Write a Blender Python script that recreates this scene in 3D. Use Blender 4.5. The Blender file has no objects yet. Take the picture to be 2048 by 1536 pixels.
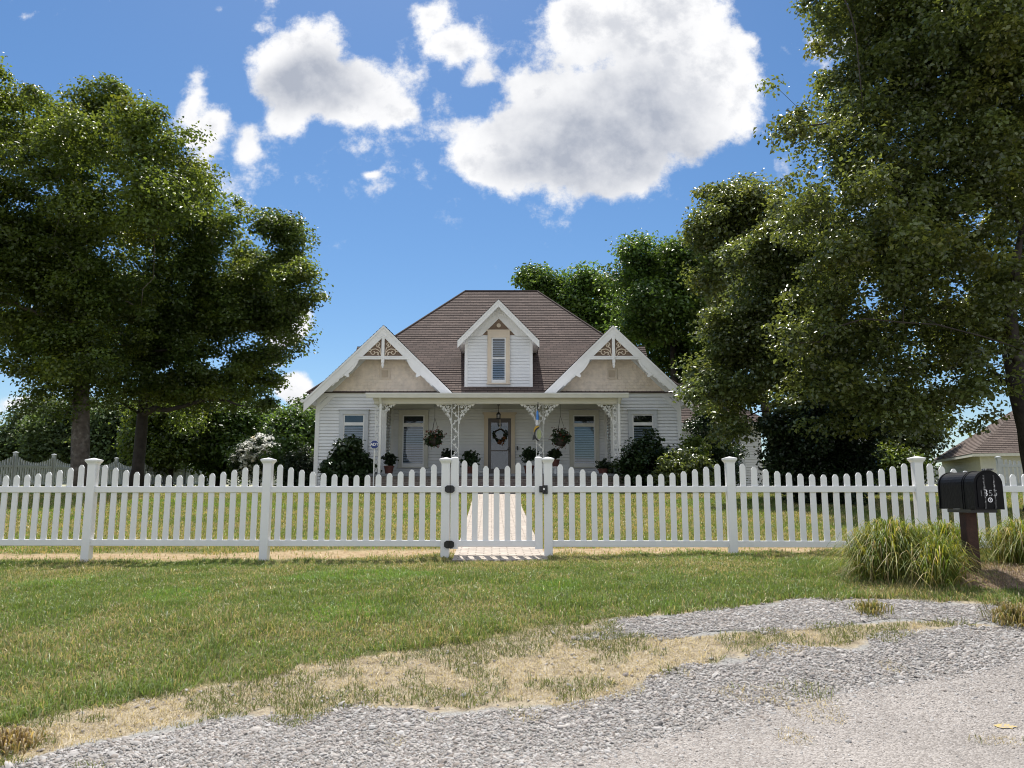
import bpy, math, random
import numpy as np
from mathutils import Vector, Matrix

random.seed(7)
rng = np.random.default_rng(11)
S = bpy.context.scene
COL = S.collection
R = math.radians

# ------------------------------------------------------------------ camera
F, PITCH, ZC = 1538.0, R(8.6), 1.3
cam = bpy.data.cameras.new('camera')
cam.sensor_width = 36.0
cam.lens = 36.0 * F / 2048.0
cam.clip_start, cam.clip_end = 0.05, 5000
camo = bpy.data.objects.new('camera', cam)
COL.objects.link(camo)
camo.location = (0, 0, ZC)
camo.rotation_euler = (R(90) + PITCH, 0, 0)
S.camera = camo

# ------------------------------------------------------------------ light
SUN_EL, SUN_AZ = R(61), math.atan2(-0.16, 0.985)          # azimuth from +y towards +x
SUN_DIR = Vector((math.sin(SUN_AZ) * math.cos(SUN_EL), math.cos(SUN_AZ) * math.cos(SUN_EL), math.sin(SUN_EL)))
sun = bpy.data.lights.new('sun', 'SUN')
sun.energy, sun.angle, sun.color = 4.9, R(0.53), (1.0, 0.955, 0.88)
suno = bpy.data.objects.new('sun', sun)
COL.objects.link(suno)
suno.rotation_euler = SUN_DIR.to_track_quat('Z', 'Y').to_euler()
SKY_STRENGTH = 0.15
S.view_settings.view_transform = 'Standard'
S.view_settings.look = 'None'
S.view_settings.exposure = 0.35
S.view_settings.gamma = 1.0
S.cycles.max_bounces = 7
S.cycles.diffuse_bounces = 3
S.cycles.glossy_bounces = 3
S.cycles.transmission_bounces = 4
S.cycles.transparent_max_bounces = 8
S.cycles.caustics_reflective = False
S.cycles.caustics_refractive = False
S.cycles.use_denoising = True
S.cycles.filter_width = 1.05


def ray(u, v):
    a, b = (u - 1024) / F, (768 - v) / F
    return (a, math.cos(PITCH) - b * math.sin(PITCH), math.sin(PITCH) + b * math.cos(PITCH))


def P(u, v, Y):
    d = ray(u, v)
    t = Y / d[1]
    return Vector((d[0] * t, Y, ZC + d[2] * t))


# ------------------------------------------------------------------ sky with clouds
world = bpy.data.worlds.new('World')
S.world = world
world.use_nodes = True


def build_world():
    nt = world.node_tree
    N, L = nt.nodes, nt.links
    N.clear()
    out = N.new('ShaderNodeOutputWorld')
    bg = N.new('ShaderNodeBackground')
    bg.inputs['Strength'].default_value = SKY_STRENGTH
    L.new(bg.outputs[0], out.inputs[0])
    sky = N.new('ShaderNodeTexSky')
    sky.sky_type = 'NISHITA'
    sky.sun_disc = False
    sky.sun_elevation = SUN_EL
    sky.sun_rotation = SUN_AZ
    sky.air_density, sky.dust_density, sky.ozone_density = 1.0, 0.35, 3.0
    hs = N.new('ShaderNodeHueSaturation')
    hs.inputs['Saturation'].default_value = 1.22
    hs.inputs['Value'].default_value = 0.62
    L.new(sky.outputs[0], hs.inputs['Color'])
    tc = N.new('ShaderNodeTexCoord')
    sep = N.new('ShaderNodeSeparateXYZ')
    L.new(tc.outputs['Generated'], sep.inputs[0])

    def math_(op, a, b=None, c=None):
        n = N.new('ShaderNodeMath')
        n.operation = op
        for i, s in enumerate((a, b, c)):
            if s is None:
                continue
            if isinstance(s, (int, float)):
                n.inputs[i].default_value = s
            else:
                L.new(s, n.inputs[i])
        return n.outputs[0]

    def sstep(x, lo, hi):
        n = N.new('ShaderNodeMapRange')
        n.interpolation_type = 'SMOOTHSTEP'
        n.inputs['From Min'].default_value = lo
        n.inputs['From Max'].default_value = hi
        L.new(x, n.inputs['Value'])
        return n.outputs[0]

    yy = math_('MAXIMUM', sep.outputs['Y'], 0.05)
    s_ = math_('DIVIDE', sep.outputs['X'], yy)
    t_ = math_('DIVIDE', sep.outputs['Z'], yy)
    comb = N.new('ShaderNodeCombineXYZ')
    L.new(s_, comb.inputs[0])
    L.new(t_, comb.inputs[1])

    def noise(scale, detail, rough, off=0.0):
        m = N.new('ShaderNodeVectorMath')
        m.operation = 'ADD'
        L.new(comb.outputs[0], m.inputs[0])
        m.inputs[1].default_value = (off, off * 0.7, off * 1.3)
        n = N.new('ShaderNodeTexNoise')
        n.inputs['Scale'].default_value = scale
        n.inputs['Detail'].default_value = detail
        n.inputs['Roughness'].default_value = rough
        L.new(m.outputs[0], n.inputs['Vector'])
        return n
    # a slow warp of the cloud plane so outlines are not elliptical
    wn = noise(5.0, 3, 0.5, 3.1)
    w1 = N.new('ShaderNodeVectorMath')
    w1.operation = 'SUBTRACT'
    L.new(wn.outputs['Color'], w1.inputs[0])
    w1.inputs[1].default_value = (0.5, 0.5, 0.5)
    w2 = N.new('ShaderNodeVectorMath')
    w2.operation = 'SCALE'
    L.new(w1.outputs[0], w2.inputs[0])
    w2.inputs['Scale'].default_value = 0.10
    w3 = N.new('ShaderNodeVectorMath')
    w3.operation = 'ADD'
    L.new(comb.outputs[0], w3.inputs[0])
    L.new(w2.outputs[0], w3.inputs[1])
    pos = w3.outputs[0]

    def blobs(lst):
        acc = None
        for (u, v, ru, rv, wgt) in lst:
            d = ray(u, v)
            d2, d3 = ray(u + ru, v), ray(u, v - rv)
            c = (d[0] / d[1], d[2] / d[1])
            sx = abs(d2[0] / d2[1] - c[0])
            sy = abs(d3[2] / d3[1] - c[1])
            m = N.new('ShaderNodeMapping')
            m.vector_type = 'TEXTURE'
            m.inputs['Location'].default_value = (c[0], c[1], 0)
            m.inputs['Scale'].default_value = (sx, sy, 100)
            L.new(pos, m.inputs['Vector'])
            # drop z influence
            g = N.new('ShaderNodeTexGradient')
            g.gradient_type = 'SPHERICAL'
            L.new(m.outputs[0], g.inputs[0])
            o = math_('MULTIPLY', g.outputs['Fac'], wgt)
            if acc is None:
                acc = o
            else:
                sm = N.new('ShaderNodeMath')
                sm.operation = 'SMOOTH_MAX'
                L.new(acc, sm.inputs[0])
                L.new(o, sm.inputs[1])
                sm.inputs[2].default_value = 0.22
                acc = sm.outputs[0]
        return acc

    big = [(1180, 265, 260, 175, 1.2), (1150, 70, 150, 125, .95), (1090, 190, 150, 110, .9), (1240, 60, 150, 125, .95), (1370, 160, 215, 200, 1.15), (1330, 30, 205, 150, 1.05), (1010, 300, 165, 105, .95),
           (1230, 350, 150, 62, .75), (1450, 120, 100, 130, .85), (930, 85, 120, 82, .66), (855, 35, 85, 58, .58), (985, 150, 85, 55, .58), (1215, 385, 60, 42, .55),
           (595, 150, 160, 135, 1.2), (700, 190, 130, 105, .95), (795, 218, 100, 72, .75), (590, 265, 72, 66, .66), (510, 120, 80, 70, .66),
           (372, 205, 66, 118, .58), (430, 266, 125, 62, .60), (512, 298, 74, 68, .58), (430, 20, 60, 38, .42), (50, 40, 70, 42, .42),
           (500, 65, 62, 36, .42), (735, 358, 42, 22, .5), (580, 665, 70, 55, .85), (585, 785, 80, 46, .8), (560, 730, 55, 26, .5), (640, 612, 36, 22, .62),
           (900, 602, 30, 22, .5), (30, 815, 105, 36, .5), (1720, 880, 200, 60, .6),
           (2500, 300, 260, 200, 1.0), (-500, 350, 260, 200, 1.0), (1100, -500, 500, 250, 1.0)]
    Fld = blobs(big)
    n1 = noise(15, 11, 0.66)
    n2 = noise(5.5, 7, 0.55, 9.3)
    nn = math_('ADD', math_('MULTIPLY', n1.outputs['Fac'], 0.65), math_('MULTIPLY', n2.outputs['Fac'], 0.55))
    nn = math_('SUBTRACT', nn, 0.60)
    dens = math_('ADD', Fld, math_('MULTIPLY', nn, 1.35))
    cover = sstep(dens, 0.22, 0.46)
    cover = math_('MULTIPLY', math_('MULTIPLY', cover, sstep(Fld, 0.02, 0.16)), sstep(sep.outputs['Y'], 0.05, 0.12))
    # thick parts are grey underneath, thin rims are sunlit
    core = blobs([(1210, 295, 310, 135, 1.15), (1310, 215, 200, 145, .95), (1060, 330, 180, 75, .8), (620, 180, 140, 95, 1.0), (690, 170, 110, 75, .6), (1390, 290, 130, 90, .6), (1240, 110, 110, 80, .45), (585, 690, 60, 35, .35), (585, 800, 60, 35, .3)])
    n3 = noise(9, 6, 0.55, 21.0)
    gd = math_('ADD', core, math_('MULTIPLY', math_('SUBTRACT', n3.outputs['Fac'], 0.5), 1.0))
    grey = sstep(gd, 0.0, 0.80)
    n4 = noise(22, 6, 0.6, 5.5)
    loc = math_('MULTIPLY', math_('SUBTRACT', n4.outputs['Fac'], 0.5), 1.9)
    soft = sstep(math_('ADD', dens, loc), 0.42, 1.25)
    grey2 = math_('MAXIMUM', math_('MULTIPLY', grey, math_('MULTIPLY_ADD', n4.outputs['Fac'], 1.3, 0.22)), math_('MULTIPLY', soft, 0.60))
    mixc = N.new('ShaderNodeMixRGB')
    L.new(grey2, mixc.inputs[0])
    mixc.inputs[1].default_value = (5.4, 5.4, 5.45, 1)
    mixc.inputs[2].default_value = (2.35, 2.55, 3.0, 1)
    mix = N.new('ShaderNodeMixRGB')
    L.new(cover, mix.inputs[0])
    L.new(hs.outputs[0], mix.inputs[1])
    L.new(mixc.outputs[0], mix.inputs[2])
    # unseen broken cumulus behind the viewer, added as white fill for shaded fronts
    za = math_('ADD', math_('ABSOLUTE', sep.outputs['Z']), 0.18)
    cb = N.new('ShaderNodeCombineXYZ')
    L.new(math_('DIVIDE', sep.outputs['X'], za), cb.inputs[0])
    L.new(math_('DIVIDE', sep.outputs['Y'], za), cb.inputs[1])
    nb = N.new('ShaderNodeTexNoise')
    nb.inputs['Scale'].default_value = 1.3
    nb.inputs['Detail'].default_value = 6
    L.new(cb.outputs[0], nb.inputs['Vector'])
    back = math_('MULTIPLY', sstep(nb.outputs['Fac'], 0.40, 0.55), sstep(sep.outputs['Y'], 0.05, -0.25))
    mb_ = N.new('ShaderNodeMixRGB')
    L.new(back, mb_.inputs[0])
    L.new(mix.outputs[0], mb_.inputs[1])
    mb_.inputs[2].default_value = (5.2, 5.2, 5.25, 1)
    L.new(mb_.outputs[0], bg.inputs['Color'])


build_world()
world.cycles.sampling_method = 'MANUAL'
world.cycles.sample_map_resolution = 512


# ------------------------------------------------------------------ materials
def mat(name, col=(.5, .5, .5), rough=.6, var=0.0, vscale=8.0, bump=0.0, bscale=60.0, spec=.5, metal=0.0, col2=None, c2scale=1.5, c2lo=.5, c2hi=.7):
    m = bpy.data.materials.new(name)
    m.use_nodes = True
    nt = m.node_tree
    N, L = nt.nodes, nt.links
    b = N['Principled BSDF']
    b.inputs['Base Color'].default_value = (*col, 1)
    b.inputs['Roughness'].default_value = rough
    b.inputs['Specular IOR Level'].default_value = spec
    b.inputs['Metallic'].default_value = metal
    tc = N.new('ShaderNodeTexCoord')
    src = None
    if col2 is not None:
        n = N.new('ShaderNodeTexNoise')
        n.inputs['Scale'].default_value = c2scale
        n.inputs['Detail'].default_value = 6
        n.inputs['Roughness'].default_value = .6
        L.new(tc.outputs['Object'], n.inputs['Vector'])
        mr = N.new('ShaderNodeMapRange')
        mr.inputs['From Min'].default_value = c2lo
        mr.inputs['From Max'].default_value = c2hi
        L.new(n.outputs['Fac'], mr.inputs['Value'])
        mx = N.new('ShaderNodeMixRGB')
        mx.inputs[1].default_value = (*col, 1)
        mx.inputs[2].default_value = (*col2, 1)
        L.new(mr.outputs[0], mx.inputs[0])
        src = mx.outputs[0]
    if var > 0:
        n = N.new('ShaderNodeTexNoise')
        n.inputs['Scale'].default_value = vscale
        n.inputs['Detail'].default_value = 5
        L.new(tc.outputs['Object'], n.inputs['Vector'])
        mr = N.new('ShaderNodeMapRange')
        mr.inputs['From Min'].default_value = .3
        mr.inputs['From Max'].default_value = .7
        mr.inputs['To Min'].default_value = 1 - var
        mr.inputs['To Max'].default_value = 1 + var
        L.new(n.outputs['Fac'], mr.inputs['Value'])
        mx = N.new('ShaderNodeVectorMath')
        mx.operation = 'SCALE'
        if src:
            L.new(src, mx.inputs[0])
        else:
            mx.inputs[0].default_value = col
        L.new(mr.outputs[0], mx.inputs['Scale'])
        src = mx.outputs[0]
    if src:
        L.new(src, b.inputs['Base Color'])
    if bump > 0:
        n = N.new('ShaderNodeTexNoise')
        n.inputs['Scale'].default_value = bscale
        n.inputs['Detail'].default_value = 4
        L.new(tc.outputs['Object'], n.inputs['Vector'])
        bp = N.new('ShaderNodeBump')
        bp.inputs['Strength'].default_value = bump
        bp.inputs['Distance'].default_value = .02
        L.new(n.outputs['Fac'], bp.inputs['Height'])
        L.new(bp.outputs[0], b.inputs['Normal'])
    return m


def leaf_mat(name, col, rough=.45, spec=.5, trans=.35, tcol=None):
    m = bpy.data.materials.new(name)
    m.use_nodes = True
    nt = m.node_tree
    N, L = nt.nodes, nt.links
    b = N['Principled BSDF']
    out = N['Material Output']
    at = N.new('ShaderNodeAttribute')
    at.attribute_name = 'tint'
    mu = N.new('ShaderNodeMixRGB')
    mu.blend_type = 'MULTIPLY'
    mu.inputs[0].default_value = 1
    mu.inputs[1].default_value = (*col, 1)
    L.new(at.outputs['Color'], mu.inputs[2])
    L.new(mu.outputs[0], b.inputs['Base Color'])
    b.inputs['Roughness'].default_value = rough
    b.inputs['Specular IOR Level'].default_value = spec
    t = N.new('ShaderNodeBsdfTranslucent')
    tm = N.new('ShaderNodeMixRGB')
    tm.blend_type = 'MULTIPLY'
    tm.inputs[0].default_value = 1
    tm.inputs[1].default_value = (*(tcol or (col[0] * 2.0, col[1] * 1.7, col[2] * .8)), 1)
    L.new(at.outputs['Color'], tm.inputs[2])
    L.new(tm.outputs[0], t.inputs['Color'])
    mx = N.new('ShaderNodeMixShader')
    mx.inputs[0].default_value = trans
    L.new(b.outputs[0], mx.inputs[1])
    L.new(t.outputs[0], mx.inputs[2])
    L.new(mx.outputs[0], out.inputs[0])
    return m


def shingle_mat(name, c1, c2):
    m = bpy.data.materials.new(name)
    m.use_nodes = True
    nt = m.node_tree
    N, L = nt.nodes, nt.links
    b = N['Principled BSDF']
    b.inputs['Roughness'].default_value = .9
    b.inputs['Specular IOR Level'].default_value = .2
    uv = N.new('ShaderNodeUVMap')
    br = N.new('ShaderNodeTexBrick')
    br.inputs['Scale'].default_value = 1.0
    br.inputs['Brick Width'].default_value = .26
    br.inputs['Row Height'].default_value = .15
    br.inputs['Mortar Size'].default_value = .012
    br.inputs['Mortar Smooth'].default_value = .3
    br.inputs['Bias'].default_value = 0
    br.inputs['Color1'].default_value = (*c1, 1)
    br.inputs['Color2'].default_value = (*c2, 1)
    br.inputs['Mortar'].default_value = (c2[0] * .66, c2[1] * .66, c2[2] * .66, 1)
    L.new(uv.outputs[0], br.inputs['Vector'])
    n = N.new('ShaderNodeTexNoise')
    n.inputs['Scale'].default_value = 90
    n.inputs['Detail'].default_value = 3
    L.new(uv.outputs[0], n.inputs['Vector'])
    n2 = N.new('ShaderNodeTexNoise')
    n2.inputs['Scale'].default_value = .7
    n2.inputs['Detail'].default_value = 5
    L.new(uv.outputs[0], n2.inputs['Vector'])
    ad = N.new('ShaderNodeMath')
    ad.operation = 'ADD'
    L.new(n.outputs['Fac'], ad.inputs[0])
    L.new(n2.outputs['Fac'], ad.inputs[1])
    mr = N.new('ShaderNodeMapRange')
    mr.inputs['From Min'].default_value = .6
    mr.inputs['From Max'].default_value = 1.4
    mr.inputs['To Min'].default_value = .72
    mr.inputs['To Max'].default_value = 1.28
    L.new(ad.outputs[0], mr.inputs['Value'])
    sc = N.new('ShaderNodeVectorMath')
    sc.operation = 'SCALE'
    L.new(br.outputs['Color'], sc.inputs[0])
    L.new(mr.outputs[0], sc.inputs['Scale'])
    L.new(sc.outputs[0], b.inputs['Base Color'])
    bp = N.new('ShaderNodeBump')
    bp.inputs['Strength'].default_value = .4
    bp.inputs['Distance'].default_value = .01
    L.new(n.outputs['Fac'], bp.inputs['Height'])
    L.new(bp.outputs[0], b.inputs['Normal'])
    return m


def brick_mat(name, c1, c2, mortar, w, h, ms=.008, scale=1.0, rough=.85):
    m = bpy.data.materials.new(name)
    m.use_nodes = True
    nt = m.node_tree
    N, L = nt.nodes, nt.links
    b = N['Principled BSDF']
    b.inputs['Roughness'].default_value = rough
    b.inputs['Specular IOR Level'].default_value = .25
    uv = N.new('ShaderNodeUVMap')
    br = N.new('ShaderNodeTexBrick')
    br.inputs['Scale'].default_value = scale
    br.inputs['Brick Width'].default_value = w
    br.inputs['Row Height'].default_value = h
    br.inputs['Mortar Size'].default_value = ms
    br.inputs['Color1'].default_value = (*c1, 1)
    br.inputs['Color2'].default_value = (*c2, 1)
    br.inputs['Mortar'].default_value = (*mortar, 1)
    L.new(uv.outputs[0], br.inputs['Vector'])
    n = N.new('ShaderNodeTexNoise')
    n.inputs['Scale'].default_value = 9
    n.inputs['Detail'].default_value = 6
    L.new(uv.outputs[0], n.inputs['Vector'])
    mr = N.new('ShaderNodeMapRange')
    mr.inputs['From Min'].default_value = .3
    mr.inputs['From Max'].default_value = .7
    mr.inputs['To Min'].default_value = .75
    mr.inputs['To Max'].default_value = 1.15
    L.new(n.outputs['Fac'], mr.inputs['Value'])
    sc = N.new('ShaderNodeVectorMath')
    sc.operation = 'SCALE'
    L.new(br.outputs['Color'], sc.inputs[0])
    L.new(mr.outputs[0], sc.inputs['Scale'])
    L.new(sc.outputs[0], b.inputs['Base Color'])
    bp = N.new('ShaderNodeBump')
    bp.inputs['Strength'].default_value = .5
    bp.inputs['Distance'].default_value = .01
    L.new(br.outputs['Fac'], bp.inputs['Height'])
    bp.invert = True
    L.new(bp.outputs[0], b.inputs['Normal'])
    return m


def glass_mat(name, tint=(.74, .78, .82), alpha=.33):
    m = bpy.data.materials.new(name)
    m.use_nodes = True
    nt = m.node_tree
    N, L = nt.nodes, nt.links
    out = N['Material Output']
    N.remove(N['Principled BSDF'])
    tr = N.new('ShaderNodeBsdfTransparent')
    tr.inputs[0].default_value = (*tint, 1)
    gl = N.new('ShaderNodeBsdfGlossy')
    gl.inputs['Roughness'].default_value = .02
    gl.inputs['Color'].default_value = (.9, .92, .95, 1)
    fr = N.new('ShaderNodeLayerWeight')
    fr.inputs['Blend'].default_value = alpha
    mx = N.new('ShaderNodeMixShader')
    ma = N.new('ShaderNodeMath')
    ma.operation = 'MULTIPLY_ADD'
    L.new(fr.outputs['Fresnel'], ma.inputs[0])
    ma.inputs[1].default_value = .7
    ma.inputs[2].default_value = .03
    L.new(ma.outputs[0], mx.inputs[0])
    L.new(tr.outputs[0], mx.inputs[1])
    L.new(gl.outputs[0], mx.inputs[2])
    L.new(mx.outputs[0], out.inputs[0])
    return m


M = {}
M['white'] = mat('white_paint', (.80, .80, .79), .5, var=.05, vscale=3, spec=.4)
M['vinyl'] = mat('white_vinyl', (.84, .84, .85), .38, var=.035, vscale=2.2, col2=(.72, .71, .66), c2scale=3.5, c2lo=.62, c2hi=.85)
M['siding'] = mat('white_siding', (.78, .79, .80), .55, var=.06, vscale=1.3, bump=.08, bscale=25)
M['cream'] = mat('cream_paint', (.74, .72, .64), .5, var=.05, vscale=2)
M['tan'] = mat('tan_paint', (.66, .56, .44), .6, var=.06, vscale=2)
M['tan_shingle'] = mat('tan_shingle_paint', (.80, .69, .56), .65, var=.12, vscale=5)
M['grey_trim'] = mat('pale_grey_trim', (.56, .585, .61), .5, var=.05)
M['cream_trim'] = mat('cream_trim', (.60, .585, .51), .5, var=.05)
M['brown'] = mat('brown_paint', (.20, .135, .09), .6, var=.08)
M['roof'] = shingle_mat('asphalt_shingle', (.158, .120, .106), (.106, .082, .074))
M['roof_garage'] = shingle_mat('garage_shingle', (.19, .150, .128), (.135, .106, .092))
M['metal_roof'] = mat('painted_metal', (.78, .79, .82), .45, var=.06, vscale=1.5, spec=.5)
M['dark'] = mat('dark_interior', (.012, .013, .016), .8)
M['blind'] = mat('blind_slat', (.84, .86, .88), .5)
M['glass'] = glass_mat('window_glass')
M['doorframe'] = mat('storm_door', (.085, .07, .066), .4, var=.1)
M['black'] = mat('black_metal', (.012, .012, .013), .35, var=.3, vscale=10)
M['mailbox'] = mat('mailbox_paint', (.0045, .0045, .006), .40, var=.35, vscale=9, bump=.12, bscale=30, spec=.15, col2=(.03, .03, .032), c2scale=16, c2lo=.68, c2hi=.82)
M['rust'] = mat('rust_steel', (.050, .022, .015), .8, var=.35, vscale=14, bump=.3, bscale=60)
M['bark'] = mat('bark', (.115, .095, .078), .95, var=.4, vscale=6, bump=.9, bscale=16, col2=(.2, .18, .155), c2scale=5)
M['bark_dark'] = mat('dark_bark', (.05, .042, .036), .95, var=.35, vscale=6, bump=.7, bscale=18)
M['terracotta'] = mat('terracotta', (.13, .048, .036), .8, var=.2)
M['brick'] = brick_mat('porch_brick', (.21, .165, .15), (.15, .115, .11), (.27, .25, .23), .21, .075)
M['slab'] = mat('porch_slab', (.17, .18, .2), .8, var=.15)
M['paver'] = brick_mat('paver', (.52, .455, .39), (.46, .40, .345), (.28, .24, .20), .22, .11, .010)
M['siding_garage'] = mat('garage_siding', (.70, .69, .61), .6, var=.05)
M['fence_far'] = mat('shade_grey_vinyl', (.46, .49, .52), .55, var=.1)  # white vinyl of the far fences, their shade put into the grey
M['blue'] = mat('blue_sign', (.012, .035, .20), .35)
M['signwhite'] = mat('sign_lettering', (.85, .85, .88), .4)
M['cloth_blue'] = mat('blue_cloth', (.08, .27, .75), .7)
M['cloth_white'] = mat('white_cloth', (.8, .8, .84), .7)
M['cloth_yellow'] = mat('yellow_cloth', (.62, .38, .05), .7)
M['cloth_green'] = mat('green_cloth', (.40, .45, .24), .7)
M['wire'] = mat('dark_wire', (.03, .03, .03), .5)
M['chrome'] = mat('bright_steel', (.6, .6, .6), .25, metal=1.0)

M['leaf_left'] = leaf_mat('maple_leaf', (.076, .116, .025), .38, .55, .42, (.215, .275, .03))
M['leaf_left2'] = leaf_mat('maple_leaf_b', (.069, .110, .026), .38, .55, .42, (.19, .255, .032))
M['leaf_right'] = leaf_mat('glossy_leaf', (.094, .124, .038), .31, .75, .34, (.235, .275, .045))
M['leaf_right2'] = leaf_mat('silver_leaf', (.100, .134, .048), .31, .75, .34, (.22, .27, .05))
M['leaf_mid'] = leaf_mat('green_leaf', (.068, .122, .028), .42, .5, .38, (.16, .26, .035))
M['leaf_far'] = leaf_mat('far_leaf', (.062, .098, .040), .55, .4, .34, (.14, .20, .05))
M['leaf_dark'] = leaf_mat('dark_leaf', (.020, .036, .014), .38, .5, .22, (.035, .06, .012))
M['leaf_shrub'] = leaf_mat('shrub_leaf', (.030, .058, .020), .34, .6, .25, (.05, .09, .018))
M['leaf_lime'] = leaf_mat('lime_leaf', (.10, .15, .022), .4, .5, .35, (.2, .26, .03))
M['petal'] = leaf_mat('white_petal', (.82, .82, .78), .5, .4, .55, (.85, .85, .78))
M['petal_red'] = leaf_mat('dry_petal', (.16, .045, .03), .6, .3, .25, (.2, .05, .03))
M['grass'] = leaf_mat('grass_blade', (1, 1, 1), .5, .4, .33, (1.5, 1.45, .9))
M['liriope'] = leaf_mat('liriope_blade', (1, 1, 1), .5, .35, .38, (1.7, 1.6, .7))
M['stone'] = leaf_mat('crushed_stone', (1, 1, 1), .85, .25, 0.0)


# ------------------------------------------------------------------ mesh building
class MB:
    def __init__(s):
        s.v, s.f, s.uv = [], [], []

    def face(s, pts, uv=None):
        n = len(s.v)
        s.v += [tuple(p) for p in pts]
        s.f.append(tuple(range(n, n + len(pts))))
        s.uv.append(uv or [(0, 0)] * len(pts))

    def hexa(s, b, t):
        """box from 4 bottom + 4 top points (counter-clockwise from above)"""
        n = len(s.v)
        s.v += [tuple(p) for p in b] + [tuple(p) for p in t]
        for q in ((3, 2, 1, 0), (4, 5, 6, 7), (0, 1, 5, 4), (1, 2, 6, 5), (2, 3, 7, 6), (3, 0, 4, 7)):
            s.f.append(tuple(n + i for i in q))
            pts = [Vector(s.v[n + i]) for i in q]
            e = pts[1] - pts[0]
            L1 = e.length
            L2 = (pts[3] - pts[0]).length
            if abs(pts[0].z - pts[1].z) < 1e-6 and abs((pts[1] - pts[0]).x) + abs((pts[1] - pts[0]).y) > 0:
                bx = pts[0].x + pts[0].y
                s.uv.append([(bx, pts[0].z), (bx + L1, pts[1].z), (bx + L1, pts[1].z + L2), (bx, pts[0].z + L2)])
            else:
                s.uv.append([(0, 0), (L1, 0), (L1, L2), (0, L2)])

    def box(s, x0, x1, y0, y1, z0, z1):
        if x0 > x1: x0, x1 = x1, x0
        if y0 > y1: y0, y1 = y1, y0
        if z0 > z1: z0, z1 = z1, z0
        s.hexa([(x0, y0, z0), (x1, y0, z0), (x1, y1, z0), (x0, y1, z0)], [(x0, y0, z1), (x1, y0, z1), (x1, y1, z1), (x0, y1, z1)])

    def bevbox(s, x0, x1, y0, y1, z0, z1, b=.006):
        """box with chamfered vertical edges"""
        poly = [(x0 + b, y0), (x1 - b, y0), (x1, y0 + b), (x1, y1 - b), (x1 - b, y1), (x0 + b, y1), (x0, y1 - b), (x0, y0 + b)]
        n = len(s.v)
        k = len(poly)
        s.v += [(x, y, z0) for x, y in poly] + [(x, y, z1) for x, y in poly]
        s.f.append(tuple(n + i for i in reversed(range(k))))
        s.f.append(tuple(n + k + i for i in range(k)))
        s.uv += [[(0, 0)] * k] * 2
        for i in range(k):
            j = (i + 1) % k
            s.f.append((n + i, n + j, n + k + j, n + k + i))
            s.uv.append([(0, 0)] * 4)

    def prism(s, poly, y0, y1):
        """polygon in x,z (counter-clockwise seen from -y) extruded y0..y1"""
        n, k = len(s.v), len(poly)
        s.v += [(x, y0, z) for x, z in poly] + [(x, y1, z) for x, z in poly]
        s.f.append(tuple(n + i for i in range(k)))
        s.f.append(tuple(n + k + i for i in reversed(range(k))))
        s.uv += [[(x, z) for x, z in poly], [(x, z) for x, z in reversed(poly)]]
        for i in range(k):
            j = (i + 1) % k
            s.f.append((n + j, n + i, n + k + i, n + k + j))
            s.uv.append([(0, 0)] * 4)

    def strip(s, a, b, w, y0, y1, side=1):
        """board in the x,z plane from a to b, width w to one side, between y0 and y1"""
        ax, az = a
        bx, bz = b
        dx, dz = bx - ax, bz - az
        l = math.hypot(dx, dz)
        nx, nz = -dz / l * w * side, dx / l * w * side
        poly = [(ax, az), (bx, bz), (bx + nx, bz + nz), (ax + nx, az + nz)]
        ar = sum(poly[i][0] * poly[(i + 1) % 4][1] - poly[(i + 1) % 4][0] * poly[i][1] for i in range(4))
        if ar < 0:
            poly.reverse()
        s.prism(poly, y0, y1)

    def rake(s, c, za, slope, run, vw, y0, y1, d, x0=0.0):
        """one side of a gable board: plumb cuts, so the two sides meet without overlapping"""
        x1 = run
        poly = [(c + d * x0, za - slope * x0 - vw), (c + d * x1, za - slope * x1 - vw), (c + d * x1, za - slope * x1), (c + d * x0, za - slope * x0)]
        if d < 0:
            poly.reverse()
        s.prism(poly, y0, y1)

    def tube(s, path, rad, n=8, cap=True):
        path = [Vector(p) for p in path]
        if not hasattr(rad, '__len__'):
            rad = [rad] * len(path)
        base = len(s.v)
        ref = None
        for i, p in enumerate(path):
            d = (path[min(i + 1, len(path) - 1)] - path[max(i - 1, 0)])
            if d.length < 1e-9:
                d = Vector((0, 0, 1))
            d.normalize()
            if ref is None:
                ref = Vector((1, 0, 0)) if abs(d.x) < .8 else Vector((0, 1, 0))
            a = (ref - d * ref.dot(d))
            a.normalize()
            ref = a
            b = d.cross(a)
            for k in range(n):
                t = 2 * math.pi * k / n
                s.v.append(tuple(p + (a * math.cos(t) + b * math.sin(t)) * rad[i]))
        for i in range(len(path) - 1):
            for k in range(n):
                k2 = (k + 1) % n
                s.f.append((base + i * n + k, base + i * n + k2, base + (i + 1) * n + k2, base + (i + 1) * n + k))
                s.uv.append([(0, 0)] * 4)
        if cap:
            s.f.append(tuple(base + k for k in reversed(range(n))))
            s.f.append(tuple(base + (len(path) - 1) * n + k for k in range(n)))
            s.uv += [[(0, 0)] * n] * 2

    def lathe(s, prof, c, n=16):
        base = len(s.v)
        for r, z in prof:
            for k in range(n):
                t = 2 * math.pi * k / n
                s.v.append((c[0] + r * math.cos(t), c[1] + r * math.sin(t), c[2] + z))
        for i in range(len(prof) - 1):
            for k in range(n):
                k2 = (k + 1) % n
                s.f.append((base + i * n + k, base + i * n + k2, base + (i + 1) * n + k2, base + (i + 1) * n + k))
                s.uv.append([(0, 0)] * 4)
        s.f.append(tuple(base + k for k in reversed(range(n))))
        s.f.append(tuple(base + (len(prof) - 1) * n + k for k in range(n)))
        s.uv += [[(0, 0)] * n] * 2

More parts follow.
